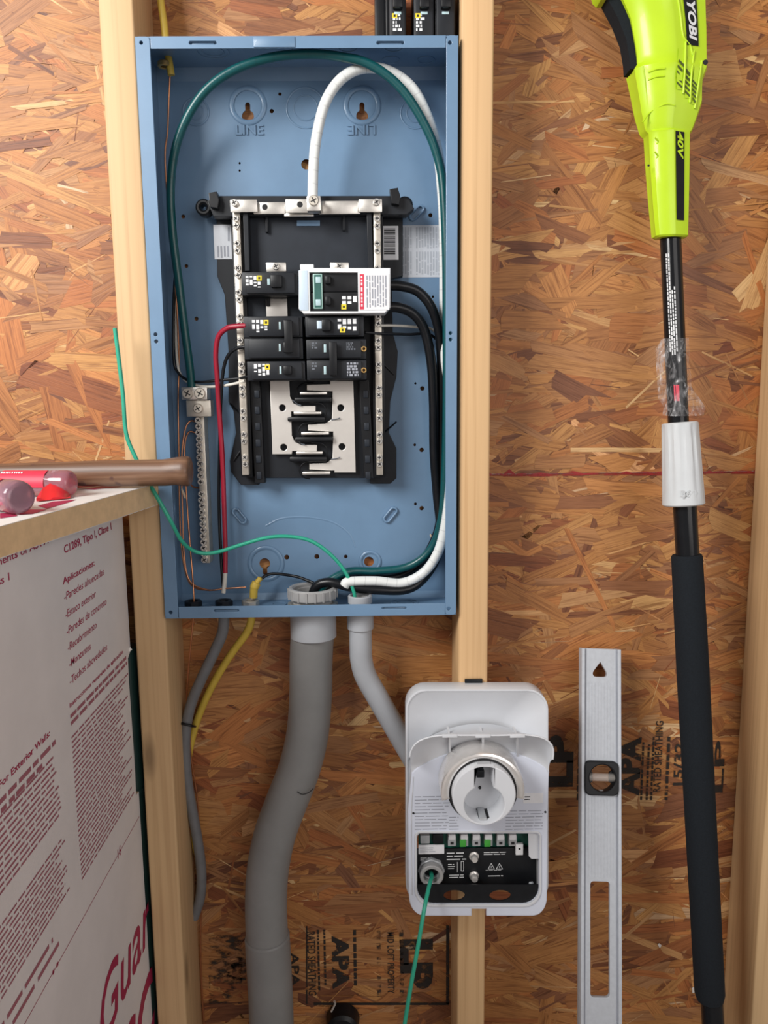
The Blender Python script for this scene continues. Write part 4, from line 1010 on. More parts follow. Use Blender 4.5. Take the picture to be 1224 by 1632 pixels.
for i, (a, b_, c_, d, n_) in enumerate(((712, 1357, 744, 1372, 3), (771, 1357, 808, 1363, 2), (714, 1376, 726, 1386, 3), (716, 1393, 742, 1400, 2), (774, 1386, 804, 1388, 1), (778, 1394, 802, 1398, 1), (670, 1366, 694, 1372, 2))):
    pscrib('plate_print', a, b_, c_, d, YL, n_, M['whiteink'], lp, seed=50+i, fill=0.32)
pt_ = lambda a, b_: P(a, b_, YL)
for a, b_, c_, d in ((729, 1374, 729, 1390), (735, 1373, 739, 1373), (735, 1373, 735, 1388), (739, 1373, 739, 1388), (735, 1388, 739, 1388), (778, 1385, 783, 1376), (783, 1376, 788, 1385), (778, 1385, 788, 1385), (791, 1385, 796, 1376), (796, 1376, 801, 1385), (791, 1385, 801, 1385), (783, 1380, 783, 1383), (796, 1380, 796, 1383)):
    wtube('plate_symbol', [pt_(a, b_), pt_(c_, d)], 0.00035, M['whiteink'], lp, 2, 5)
for py in (1363, 1394):
    p = P(755, py, Yc); link('bolt', lathe_mesh([(0.0062, Yc-0.001), (0.0062, Yc-0.003), (0.0046, Yc-0.003), (0.0046, Yc-0.0095), (0.0036, Yc-0.011), (0.0001, Yc-0.011)], 6 if False else 20, 'Y', (p.x, 0, p.z)), M['chrome'], ch)
pbox('white_tab', 822, 1346, 834, 1363, Yc-0.007, Yc-0.002, M['white'], ch, 0.0006)
p = P(828, 1353, Yc-.0075); link('tab_pin', lathe_mesh([(0.0012, Yc-.007), (0.0012, Yc-0.0078), (0.0001, Yc-.0078)], 8, 'Y', (p.x, 0, p.z)), M['ink'], ch)
plate('inner_flap', [pxs([(842, 1326), (859, 1326), (859, 1369), (847, 1369), (843, 1365)], YPn+0.003)], YPn+0.003, YPn+0.006, M['charger'], ch, 0.0005)
wtube('side_post', [P(846, 1405, Yc), P(852, 1440, YPn+.006)], 0.0035, M['pvc2'], ch, 2, 10)
wtube('side_post', [P(842, 1420, Yc), P(846, 1442, YPn+.006)], 0.0035, M['pvc2'], ch, 2, 10)
# conduit bushing inside the bay
g0, g1 = P(687, 1384, Yc), P(688, 1397, YPn+0.004); d_ = (g1-g0).normalized()
def oring(name, r0, r1, h0, h1, mat, par, bev=0.001, seg=26):
    me = ring_mesh(r0, r1, h0, h1, 'Z', (0, 0, 0), seg, bev)
    me.transform(Matrix.Translation(g0) @ d_.to_track_quat('Z', 'Y').to_matrix().to_4x4()); return link(name, me, mat, par)
gl = (g1-g0).length
bs = oring('bay_bushing', 0.0100, 0.0150, gl*0.45, gl, M['pvc3'], ch); oring('bushing_nut', 0.010, 0.0172, 0, gl*0.42, M['term'], ch, 0.001, 8)
cable('ground_wire', 'thin bright green wire hanging out of the charger bay bushing',
      [(686, 1388, -.024), (688, 1397, -.040), (684, 1412, -.060), (676, 1450, -.085), (665, 1515, -.100), (655, 1570, -.108), (645, 1632, -.114), (633, 1720, -.12)], 0.0026, M['greenwire'], 'thin green wires', 'wire', 10)
# mounting bracket peeking out above
pbox('mounting_bracket', 741, 1083, 769, 1089, -0.004, 0.0, M['blk'], ch, 0.0006)

# ================================================================== SPIRIT LEVEL
YL0 = 0.058
LT = P(957.8, 1034, YL0); LW = 62.5*MPP(957, 1034, YL0)          # top centre, width
def ray(px, py): return Vector(CF+CR*((px-612.0)/F)+CU*((816.0-py)/F))
LB_ = Vector(CAM)+ray(957.4, 1632)*(LW*F/66.0)                # where its axis leaves the frame: the foot stands out from the wall
ldir = (LB_-LT).normalized(); LLEN = (LT.z-0.004)/-ldir.z
lv = thing('spirit_level', 'long aluminium spirit level standing upright against the strand board', 'level', tuple(LT))
lrot = Vector((0, 0, -1)).rotation_difference(ldir); lv.rotation_mode = 'QUATERNION'; lv.rotation_quaternion = lrot
def lrow(row):                                                # distance down the level at an image row
    a_, b2_ = 0.0, 2.0
    for _ in range(40):
        m_ = (a_+b2_)/2; q_ = np.array(LT+ldir*m_)-CAM
        if 816-F*(q_ @ CU)/(q_ @ CF) < row: a_ = m_
        else: b2_ = m_
    return a_
def lp2(pts):
    out = []
    for px, row in pts:
        d_ = lrow(row); q_ = np.array(LT+ldir*d_)-CAM; dep = q_ @ CF; cxp = 612+F*(q_ @ CR)/dep
        out.append((LT.x+(px-cxp)*dep/F, LT.z-d_))
    return out
LX0, LX1, LZ, LZ0 = LT.x-LW/2, LT.x+LW/2, LT.z, LT.z-LLEN
tri = lp2(arc_pts([(957, 1055), (962, 1063), (967, 1072), (966, 1078), (957, 1079), (947, 1078), (945, 1072), (951, 1063)], 3))
slot_ = lp2(prr(941, 1405, 972, 1590, 5, 6, 4)); vh = lp2(prr(937, 1219, 981, 1260, 6, 6, 4))
slot2 = [(x, z-0.36) for x, z in slot_]
plate('web', [[(LX0+0.003, LZ0), (LX1-0.003, LZ0), (LX1-0.003, LZ), (LX0+0.003, LZ)], tri, slot_, vh, slot2], YL0, YL0+0.006, M['alu'], lv, 0.0004)
for x0, x1 in ((LX0, LX0+0.0042), (LX1-0.0042, LX1)):
    box('edge_rail', x0, x1, YL0-0.003, YL0+0.014, LZ0, LZ, M['alu'], lv, 0.0005)
for x in (LX0+0.0058, LX1-0.0058): box('rail_groove', x-0.0005, x+0.0005, YL0-0.0008, YL0+0.001, LZ0, LZ, M['greyink'], lv)
zr = lambda row: LT.z-lrow(row)
for k_ in range(9):
    x = LX0+0.010+k_*(LX1-LX0-0.02)/8
    segs = [(LZ0+0.002, LZ-0.012)] if abs(x-(LX0+LX1)/2) > 0.017 else [(zr(1398), zr(1270)), (zr(1208), zr(1088))]
    for z0, z1 in segs: box('web_ridge', x-0.0004, x+0.0004, YL0-0.0003, YL0+0.001, z0, z1, M['alu'], lv)
(vx, vz), = lp2([(958.5, 1239)]); kv = MPP(958, 1239, YL0-0.01); pc = Vector((vx, 0, vz))
vo = lp2(prr(930, 1212, 985, 1267, 10, 10, 5)); vi = circ(pc.x, pc.z, 20*kv, 28)
vf = plate('vial_frame', [vo, vi], YL0-0.006, YL0+0.009, M['blk'], lv, 0.0016)
wtube('vial_tube', [Vector((pc.x-20*kv, YL0+0.001, pc.z)), Vector((pc.x+20*kv, YL0+0.001, pc.z))], 6*kv, M['vial'], vf, 2, 16)
for s_ in (-1, 1):
    link('vial_holder', raw([(pc.x+s_*a_*kv, y_, pc.z+b2_*kv) for y_ in (YL0+.002, YL0+.006) for a_, b2_ in ((20, -12), (13, -7), (13, 7), (20, 12))], [(0, 1, 2, 3), (4, 5, 6, 7), (0, 1, 5, 4), (1, 2, 6, 5), (2, 3, 7, 6), (3, 0, 4, 7)]), M['blk'], vf)

# ================================================================== POLE TOOL
tool = thing('pole_tool', 'lime green and black cordless pole tool leaning on the strand board', 'power tool', (P(1140, 1632, 0.0).x+0.03, -0.13, 0.0))
def YT(row): return 0.048-0.085*(row/1632.0)   # axis depth: the foot stands out from the wall
def ax(px, row): return P(px, row, YT(row))
def cyl(name, p0, p1, r0, r1, mat, seg=24, n=6, par=None):
    pts = [p0.lerp(p1, i/n) for i in range(n+1)]
    return link(name, sweep_mesh(pts, [r0+(r1-r0)*i/n for i in range(n+1)], seg), mat, par or tool, smooth=50)
e0 = ax(1067, 350); e1 = ax(1137, 1640); dirv = (e1-e0).normalized()
rS = 16.2*MPP(1070, 500, .02)
foot = e0+dirv*((0.004-e0.z)/dirv.z)
cyl('upper_shaft', ax(1067, 340), ax(1082, 690), rS, rS, M['tubeblack'])
cyl('lower_shaft', ax(1090, 780), foot, rS*1.14, rS*1.14, M['tubeblack'])
# coupling collar
ca, cb = ax(1083.5, 673), ax(1089.5, 805)
kc = MPP(1086, 740, .01); n_ = 60; rr_ = []
for i, s in enumerate([0, 0.015, 0.06, 0.2, 0.4, 0.6, 0.8, 0.94, 0.985, 1.0]):
    c_ = ca.lerp(cb, s); r = (27.5+5.0*s)*kc
    if s in (0, 1.0): r -= 0.002
    T = (cb-ca).normalized(); Nn = Vector((0, -1, 0)); Nn = (Nn-T*Nn.dot(T)).normalized(); B = T.cross(Nn); ring = []
    for k_ in range(n_):
        a = 2*math.pi*k_/n_; g = 0.0
        if 0.05 < s < 0.9: g = 0.0011 if (k_ % 6) in (2, 3) else 0.0
        ring.append(c_+(Nn*math.cos(a)+B*math.sin(a))*(r-g))
    rr_.append(ring)
col = loft('coupling_collar', rr_, M['collar'], tool, True, True, 30)
rm = [1]*1
tw_ = text('collar_mark', '360', P(1098, 787, YT(787)-31.5*kc-0.0002), (XV*0.985+Vector((0, 0.15, 0))).normalized(), (ZV+XV*-0.04).normalized(), 26*kc, 11*kc, M['collar'], tool, bold=0.02, depth=0.0004)
# foam grip
ga, gb_ = ax(1094.5, 884), ax(1131.5, 1592)
kg = MPP(1110, 1200, 0.0); prof = [(0, 0.93), (0.004, 1.0), (0.25, 1.06), (0.5, 1.04), (0.8, 1.02), (0.985, 1.02), (1.0, 0.9)]
pts = [ga.lerp(gb_, s) for s, _ in prof]
link('foam_grip', sweep_mesh(pts, [22.9*kg*f_ for _, f_ in prof], 32), M['foam'], tool, smooth=50)
# printed strip on the shaft
Ts = (ax(1082, 690)-ax(1067, 340)).normalized()
def shaft_pt(row, ang):                        # point on the shaft surface
    s = (row-340)/350.0; c_ = ax(1067, 340).lerp(ax(1082, 690), s); a = math.radians(ang)
    Bx = Vector((math.cos(a), -math.sin(a), 0)); return c_+Bx*(rS+0.0003)
qs = []; r2 = random.Random(9)
for ang in (138, 126, 114, 102):
    row = 405.0
    while row < 560:
        l = r2.uniform(2.5, 9)
        if ang < 120 and row < 455: row += l; continue
        qs.append([shaft_pt(row, ang+3.5), shaft_pt(row, ang-3.5), shaft_pt(row+l, ang-3.5), shaft_pt(row+l, ang+3.5)]); row += l+r2.uniform(1, 2)
patches('shaft_print', qs, M['whiteink'], tool)
patches('shaft_print', [[shaft_pt(612, 128), shaft_pt(612, 100), shaft_pt(638, 100), shaft_pt(638, 128)]], M['redink'], tool)
# crumpled clear film
rows = [538, 556, 575, 595, 615, 632, 648, 662]; rings = []
r3 = random.Random(4)
for i, row in enumerate(rows):
    s = (row-340)/350.0; c_ = ax(1067, 340).lerp(ax(1082, 690), s); ring = []
    for k_ in range(26):
        a = 2*math.pi*k_/26; ex = 0.0015+r3.random()*0.0032
        if 12 <= k_ <= 15 and 1 <= i <= 5: ex += 0.009*r3.random()
        if i >= 5 and k_ in (0, 1, 25, 24): ex += 0.006+0.010*r3.random()
        if i == 7: ex += 0.004*r3.random()
        ring.append(c_+Vector((math.cos(a), -math.sin(a), r3.uniform(-.6, .6)*0.004))*(rS+ex))
    rings.append(ring)
tag(loft('plastic_film', rings, M['film'], tool, True, False, 20), 'crumpled clear plastic wrap')
# motor housing: lofted faceted sections
Lf = [(977, 5), (993, 37), (1001, 74), (1006, 110), (1000, 119), (1007, 152), (1013, 184), (1021, 213), (1027, 218), (1031, 282), (1035, 330), (1040, 380)]
Rt = [(1116, 0), (1119, 61), (1120, 118), (1113, 137), (1113, 172), (1099, 213), (1096, 217), (1095, 306), (1094, 372)]
def edge(tab, row):
    if row <= tab[0][1]:
        (x0, y0), (x1, y1) = tab[0], tab[1]
        return x0+(x1-x0)*(row-y0)/(y1-y0) if tab is Lf else x0
    for (x0, y0), (x1, y1) in zip(tab, tab[1:]):
        if y0 <= row <= y1: return x0+(x1-x0)*(row-y0)/(y1-y0)
    return tab[-1][0]
def sect(row, grow=0.0):
    l, r = edge(Lf, row), edge(Rt, row); yc = YT(row)
    a, b_ = P(l, row, yc), P(r, row, yc); c_ = (a+b_)/2; hw = (b_.x-a.x)/2+grow
    neck = min(1, max(0, (row-190)/35.0)); dep = hw*(0.92 if row > 215 else 0.80)
    cr = 0.26 if row < 216 else 0.34
    prof = [(-1.0, 0.10), (-0.97, -0.35), (-0.80, -0.72), (-0.58, -0.93), (-0.3, -1.0), (0.0, -1.0), (cr-0.06, -0.98), (cr, -0.94), (cr+(1-cr)*.33, -0.80), (cr+(1-cr)*.67, -0.64), (1.0, -0.46), (1.02, -0.1), (0.9, 0.45), (0.4, 0.5), (-0.4, 0.5), (-0.9, 0.4)]
    th = math.radians(19); ct, sn = math.cos(th), math.sin(th)
    return [Vector((c_.x+u*hw*(ct if u < 0 else 1.0)+v*dep*sn*(0.0 if abs(u) > 0.95 and u < 0 else 1.0), yc+v*dep*ct-u*hw*sn*0.6, c_.z)) for u, v in prof]
rows = [-70, -30, 0, 20, 40, 60, 80, 100, 111, 117, 119, 135, 150, 170, 185, 200, 210, 214, 217, 219, 240, 270, 300, 330, 360, 372, 378]
hs = [sect(r) for r in rows]; hs.append([p.lerp(sum(hs[-1], Vector())/16, 0.15)-Vector((0, 0, 0.002)) for p in hs[-1]])
loft('motor_housing', hs, M['lime'], tool, True, True, 32)
def facet(u, row, out=0.0006):                 # point on the right-hand facet, u 0..1
    s = sect(row); a, b_ = s[7], s[10]; n = (b_-a).cross(Vector((0, 0, -1))).normalized()
    if n.y > 0: n = -n
    return a.lerp(b_, u)+n*out
def fpatch(name, us, rows_, mat, out=0.0006, par=None):
    v, f = [], []
    for r in rows_:
        for u in us: v.append(facet(u, r, out))
    m_ = len(us)
    for i in range(len(rows_)-1):
        for j in range(m_-1): f.append((i*m_+j, i*m_+j+1, (i+1)*m_+j+1, (i+1)*m_+j))
    return link(name, raw(v, f), mat, par or tool, smooth=0)
# side panel, badge and lettering
fb = fpatch('badge', [0.30, 0.5, 0.70], [-30, -10, 10, 30, 50, 70, 90], M['blk'], 0.0016)
def fit_text(name, s, u0, u1, r0, r1, mat, out, italic=0.2):
    """lettering running down the facet (baseline towards the left edge)"""
    cu = bpy.data.curves.new('t', 'FONT'); cu.body = s; cu.size = 1; cu.shear = italic; cu.offset = 0.035; cu.resolution_u = 3
    o = bpy.data.objects.new('t', cu); COL.objects.link(o); bpy.context.view_layer.update()
    me = bpy.data.meshes.new_from_object(o.evaluated_get(bpy.context.evaluated_depsgraph_get())); bpy.data.objects.remove(o); bpy.data.curves.remove(cu); me.materials.clear()
    c = np.empty(len(me.vertices)*3); me.vertices.foreach_get('co', c); c = c.reshape(-1, 3); lo, hi = c.min(0), c.max(0)
    for v in me.vertices:
        a = (v.co.x-lo[0])/(hi[0]-lo[0]); b = (v.co.y-lo[1])/(hi[1]-lo[1])
        v.co = facet(u0+(u1-u0)*b, r0+(r1-r0)*a, out)
    return link(name, me, mat, tool, smooth=0)
fit_text('badge_lettering', 'RYOBI', 0.38, 0.64, 6, 83, M['whiteink'], 0.0022)
fpatch('neck_badge', [0.05, 0.3, 0.55], [192, 205, 213], M['lime'], 0.001) if False else None
fpatch('neck_badge', [0.02, 0.3, 0.60], [219, 240, 270, 300, 330, 356], M['blk'], 0.0010)
fit_text('neck_lettering', '40V', 0.12, 0.52, 200+20, 262, M['lime'], 0.0016)
# vents: three columns; shade of the slots painted as dark flat patches
for u0, u1, ra_, rb2 in ((0.02, 0.24, 96, 158), (0.32, 0.52, 108, 170), (0.60, 0.78, 122, 178)):
    vp = fpatch('vent_panel', [u0, (u0+u1)/2, u1], [ra_, (ra_+rb2)/2, rb2], M['lime'], 0.0010)
    for k_ in range(5):
        rr0 = ra_+18+k_*(rb2-ra_-22)/5
        v = [facet(u0+0.01, rr0, .0016), facet(u1-0.01, rr0+7, .0016), facet(u1-0.01, rr0+11, .0016), facet(u0+0.01, rr0+4, .0016)]
        link('vent_slot_shade', raw(v, [(0, 1, 2, 3)]), M['vent_shade'], vp, smooth=0)
    wtube('vent_rib', [facet(u1+0.03, ra_-10, .001), facet(u1+0.04, (ra_+rb2)/2, .002), facet(u1+0.02, rb2+6, .001)], 0.0013, M['lime'], tool, 4, 8)
wtube('crease_bead', [facet(u_, r_2, 0.0004) for u_, r_2 in ((0.16, -40), (0.16, 0), (0.17, 40), (0.2, 74), (0.3, 84), (0.44, 92), (0.5, 104))], 0.0014, M['lime'], tool, 4, 8)
def front_pt(px, row, out):
    s = sect(row); ks = s[3:8]
    t_ = P(px, row, YT(row)-0.03)
    for a, b_ in zip(ks, ks[1:]):
        if a.x <= t_.x <= b_.x: return Vector((t_.x, a.y+(b_.y-a.y)*(t_.x-a.x)/(b_.x-a.x)-out, a.z))
    return Vector((t_.x, ks[2].y-out, ks[2].z))
for r in (128, 139):
    wtube('grip_mark', [front_pt(1034, r+2, .0002), front_pt(1046, r-1, .0004), front_pt(1058, r-1, .0002)], 0.0012, M['lime'], tool, 4, 8)
for r in (231, 253):
    wtube('moulded_mark', [front_pt(1047, r-2, .0002), front_pt(1053, r+3, .0004), front_pt(1051, r+6, .0002)], 0.0009, M['lime'], tool, 4, 6)
wtube('housing_seam', [front_pt(x, r, .0002) for x, r in ((1026, 206), (1040, 189), (1060, 180), (1076, 182))], 0.0009, M['lime'], tool, 6, 8)
wtube('housing_seam', [sect(r)[3]+Vector((0, -.0002, 0)) for r in (120, 160, 205)], 0.0006, M['lime'], tool, 3, 6)
for r in (270, 380):
    pass
p = front_pt(1037, 272, 0.0); link('housing_screw', lathe_mesh([(0.0014, -.0006), (0.0001, -.0008)], 8, 'Y', (p.x, p.y, p.z)), M['ink'], tool)
pp = facet(0.93, 114, 0.001); link('housing_screw', lathe_mesh([(0.003, -.0006), (0.0001, -.001)], 10, 'Y', (pp.x, pp.y, pp.z)), M['ink'], tool)
# black rubber strip on the left of the head
lstrip = []
for row, x0, x1 in ((-60, 945, 962), (-10, 957, 978), (5, 963, 985), (37, 980, 998), (70, 993, 1005), (100, 998, 1009), (117, 999, 1010)):
    y = YT(row); a, b_ = P(x0, row, y), P(x1, row, y)
    lstrip.append([Vector((a.x, y-0.012, a.z)), Vector((b_.x, y-0.014, a.z)), Vector((b_.x, y+0.012, a.z)), Vector((a.x, y+0.012, a.z))])
loft('rubber_edge', lstrip, M['foam'], tool, True, True, 30)
tri_ = []
for row, x0, x1 in ((-70, 920, 960), (-20, 942, 968), (0, 948, 966), (6, 954, 962)):
    y = YT(row); a, b_ = P(x0, row, y), P(x1, row, y)
    tri_.append([Vector((a.x, y-0.02, a.z)), Vector((b_.x, y-0.02, a.z)), Vector((b_.x, y+0.01, a.z)), Vector((a.x, y+0.01, a.z))])
loft('handle_guard', tri_, M['lime'], tool, True, True, 30)

# ================================================================== FOAM BOARDS
LZt = ZO+0.170                                  # top of the lid board
XFc = -0.0475                                   # printed face of the standing board
fb = thing('foam_board', 'grey faced insulation board with red print standing on edge at left', 'insulation board', (XFc-0.0125, -0.35, 0), 'insulation boards')
yb1 = 0.001; ntop, nbot = P(208, 1040, 0.0).z, P(224, 1262, 0.0).z
ol = [(-0.80, 0.0), (yb1, 0.0), (yb1, nbot), (-0.010, nbot+0.001), (-0.009, nbot+0.05), (-0.012, ntop-0.03), (-0.0105, ntop-0.004), (yb1-0.004, ntop), (yb1, ntop+0.002), (yb1, LZt-0.0262), (-0.80, LZt-0.0262)]
def yz_plate(name, pts, x0, x1, mat, par):
    n = len(pts); v = [(x0, a, b_) for a, b_ in pts]+[(x1, a, b_) for a, b_ in pts]
    bm = bmesh.new(); bv = [bm.verts.new(p) for p in v]
    bm.faces.new(bv[:n]); bm.faces.new(bv[n:])
    for i in range(n): bm.faces.new((bv[i], bv[(i+1) % n], bv[n+(i+1) % n], bv[n+i]))
    return link(name, bmdone(bm), mat, par, smooth=0)
yz_plate('core', ol, XFc-0.024, XFc-0.0006, M['foamedge'], fb)
face = yz_plate('printed_face', ol, XFc-0.0005, XFc, M['facer'], fb)
YV = Vector((0, 1, 0))
XT = XFc+0.0003
def FP(px, py):                                 # pixel -> point on the face plane
    d = CF+CR*((px-612.0)/F)+CU*((816.0-py)/F); t_ = (XT-CAM[0])/d[0]; return Vector(CAM+d*t_)
def ftext(s, p0, p1, hpx, bold=0.022, shear=0.0, h=None):
    """baseline from pixel p0 to pixel p1 on the face; hpx = letter height in pixels at the middle"""
    a, b_ = FP(*p0), FP(*p1); w = b_.y-a.y
    zb = (a.z+b_.z)/2; k = ((np.array((a+b_)/2)-CAM) @ CF)/F; h = h or hpx*k
    return text('lettering', s, Vector((XT, (a.y+b_.y)/2, zb+h/2)), YV, ZV, w, h, M['print'], face, shear=shear, bold=bold)
ftext('Cumple con', (101, 858), (140, 836), 17)
ftext('C1289, Tipo I, Clase 1', (103, 888), (178, 846), 16)
ftext('Aplicaciones:', (101, 938), (151, 902), 14, 0.02)
for s, p0, p1 in (('-Paredes ahuecadas', (103, 960), (166, 914)), ('-Estuco exterior', (105, 988), (153, 949)), ('-Paredes de concreto', (107, 1014), (170, 962)), ('-Recubrimiento', (109, 1041), (154, 998)), ('-Montantes', (111, 1066), (145, 1033)), ('-Techos abovedados', (112, 1094), (171, 1034))):
    ftext(s, p0, p1, 12, 0.004, 0.15)
ftext('Instrucciones generales de aplicación', (112, 1134), (196, 1040), 9, 0.02)
ftext('Meets the requirements of ASTM', (-150, 975), (78, 869), 18, 0.01)
ftext('Type I, Class 1', (-75, 972), (16, 931), 18, 0.012)
ftext('Instructions For Exterior Walls:', (-70, 1330), (80, 1173), 12, 0.02)
fseed = [70]
def fscrib(p_tl, p_tr, p_bl, lines, fill=0.4, **k):
    a, b_, c_ = FP(*p_tl), FP(*p_tr), FP(*p_bl); fseed[0] += 1
    return scribble('fine_print', Vector((XT, a.y, c_.z)), YV, ZV, b_.y-a.y, a.z-c_.z, lines, M['fineprint'], face, fill=fill*0.85, seed=fseed[0], **k)
fscrib((112, 1137), (203, 1035), (113, 1160), 2, 0.62, wl=(2, 6), ragged=0.1)
fscrib((114, 1172), (205, 1058), (122, 1420), 30, 0.44, ragged=0.3)
fscrib((-120, 1400), (97, 1166), (-120, 1440), 2, 0.62, wl=(2, 6), ragged=0.2)
fscrib((-140, 1455), (99, 1190), (-140, 1620), 12, 0.44, ragged=0.1)
fscrib((-140, 1672), (104, 1305), (-140, 1830), 12, 0.42, ragged=0.1)
fscrib((-90, 1780), (107, 1380), (-90, 1840), 2, 0.4, ragged=0.5)
# divider line with marks
a, b_ = FP(50, 1632), FP(221, 1290)
zl = (a.z+b_.z)/2
patches('rule_line', [[Vector((XT, -0.45, zl-0.0004)), Vector((XT, -0.004, zl-0.0004)), Vector((XT, -0.004, zl+0.0004)), Vector((XT, -0.45, zl+0.0004))]], M['print'], face)
text('lettering', '16', Vector((XT, FP(190, 1350).y, zl+0.001)), YV, ZV, 0.012, 0.012, M['print'], face)
for px, py in ((92, 1543), (86, 1560)):
    p = FP(px, py); patches('rule_mark', [[Vector((XT, p.y-.002, zl-.002)), Vector((XT, p.y+.002, zl-.002)), Vector((XT, p.y+.002, zl+.002)), Vector((XT, p.y-.002, zl+.002))]], M['print'], face)
# big lettering low on the face
q0 = FP(165, 1605); q1 = FP(232, 1475)
text('logo_lettering', 'Guard', Vector((XT, FP(192, 1560).y+0.055, FP(190, 1560).z)), YV, ZV, 0.25, 0.075, M['print'], face, shear=0.25, bold=0.01)
text('logo_lettering', 'SC', Vector((XT, -0.055, FP(215, 1600).z-0.055)), YV, ZV, 0.16, 0.10, M['print'], face, shear=0.25, bold=0.03)
gap_blocker = thing('foam_board', 'unseen insulation board added to block light in the gap behind the printed grey one', 'insulation board', (-0.11, -0.2, 0), 'insulation boards')  # added board, itself unseen, that keeps light out of the gap
yz_plate('core', [(-0.70, 0.0), (0.0835, 0.0), (0.0835, LZt-0.0263), (-0.70, LZt-0.0263)], -0.1045, -0.0803, M['foamedge'], gap_blocker)
yz_plate('facer', [(-0.70, 0.0), (0.0835, 0.0), (0.0835, LZt-0.0263), (-0.70, LZt-0.0263)], -0.0802, -0.0797, M['blk2'], gap_blocker)  # facer coloured black to stand in for the gap's shade
# lid board lying on top
ld = thing('foam_board', 'insulation board lying flat as a shelf under the tools', 'insulation board', (-0.3, -0.3, LZt-0.026), 'insulation boards')
ea, eb = Vector((-0.100, -0.735)), Vector((0.0005, -0.0145))
lo2 = [(eb.x, eb.y), (ea.x, ea.y), (-0.75, -0.70), (-0.75, -0.012), (-0.04, -0.0135)]
def slab(name, pts, z0, z1, mat, par):
    n = len(pts); bm = bmesh.new(); bv = [bm.verts.new((x, y, z0)) for x, y in pts]+[bm.verts.new((x, y, z1)) for x, y in pts]
    bm.faces.new(bv[:n]); bm.faces.new(bv[n:])
    for i in range(n): bm.faces.new((bv[i], bv[(i+1) % n], bv[n+(i+1) % n], bv[n+i]))
    return link(name, bmdone(bm), mat, par, smooth=0)
def rough_edge(pts, n, amp, seed):
    r = random.Random(seed); out = []
    for (x0, y0), (x1, y1) in zip(pts, pts[1:]+pts[:1]):
        for k_ in range(n): out.append((x0+(x1-x0)*k_/n+(r.uniform(-amp, amp) if k_ else 0), y0+(y1-y0)*k_/n+(r.uniform(-amp, amp) if k_ else 0)))
    return out
slab('core', rough_edge(lo2, 40, 0.0006, 3), LZt-0.0255, LZt-0.0006, M['foamedge'], ld)
tf = slab('top_facer', lo2, LZt-0.0006, LZt, M['facertop'], ld); slab('bottom_facer', lo2, LZt-0.026, LZt-0.0255, M['facer'], ld)
ZT = LZt+0.0003
def LP(px, py, z=ZT):
    d = CF+CR*((px-612.0)/F)+CU*((816.0-py)/F); t_ = (z-CAM[2])/d[2]; return Vector(CAM+d*t_)
# red print on the lid's facer: broad letter strokes
def lpatch(pts): return [LP(a, b_) for a, b_ in pts]
[patches('red_lettering', [lpatch(q_)], M['print'], tf) for q_ in (
    [(120, 773), (190, 766), (240, 762), (236, 766), (180, 772), (120, 778)],
    [(128, 779), (180, 773), (205, 771), (190, 776), (150, 780)],
    [(60, 806), (85, 799), (122, 796), (108, 801), (75, 811)],
    [(0, 818), (22, 817), (28, 822), (0, 826)],
    [(40, 812), (75, 812), (52, 819), (30, 820)],
    [(-60, 825), (-10, 812), (-4, 815), (-50, 832)],
    [(70, 783), (100, 780), (108, 784), (80, 788)])]

# ------------------------------------------------------------------ hammer
YHm = -0.062
hm = thing('hammer', 'wooden handled hammer lying on the insulation board with handle end over the panel', 'hammer', (-0.1, YHm, LZt))
prof = [(-0.255, .0125, .0095), (-0.20, .0120, .0100), (-0.12, .0130, .0115), (-0.04, .0150, .0130), (0.02, .0152, .0138), (0.034, .0158, .0150), (0.042, .0170, .0165), (0.048, .0170, .0165), (0.0505, .0160, .0152), (0.0515, .0135, .0128)]
xe = P(304, 745, YHm).x
rings = []
for x, rz, ry in prof:
    cz = LZt+0.0172-(0.0006 if x < -0.1 else 0); X = xe-0.0515+x
    if x < 0.034: cz = LZt+max(rz, 0.0168-0.0012)+0.0006
    else: cz = LZt+0.0176
    cz += 0.0012
    rings.append([Vector((X, YHm+ry*math.cos(2*math.pi*k_/24), cz+rz*math.sin(2*math.pi*k_/24))) for k_ in range(24)])
loft('handle', rings, M['hickory'], hm, True, True, 45)
hx = xe-0.0515-0.262
me = lathe_mesh([(0.0001, -0.055), (0.014, -0.055), (0.0145, -0.040), (0.010, -0.034), (0.011, -0.012), (0.0135, 0.0), (0.0135, 0.022), (0.009, 0.03), (0.0001, 0.03)], 20, 'Y', (hx, YHm, LZt+0.0168))
link('head', me, M['hammerhead'], hm)
for s in (-1, 1): wtube('claw', [Vector((hx+s*0.006, YHm+0.025, LZt+0.0168)), Vector((hx+s*0.008, YHm+0.045, LZt+0.018)), Vector((hx+s*0.011, YHm+0.047, LZt+0.017))], [0.006]*9+[0.004]*8, M['hammerhead'], hm, 8, 10)

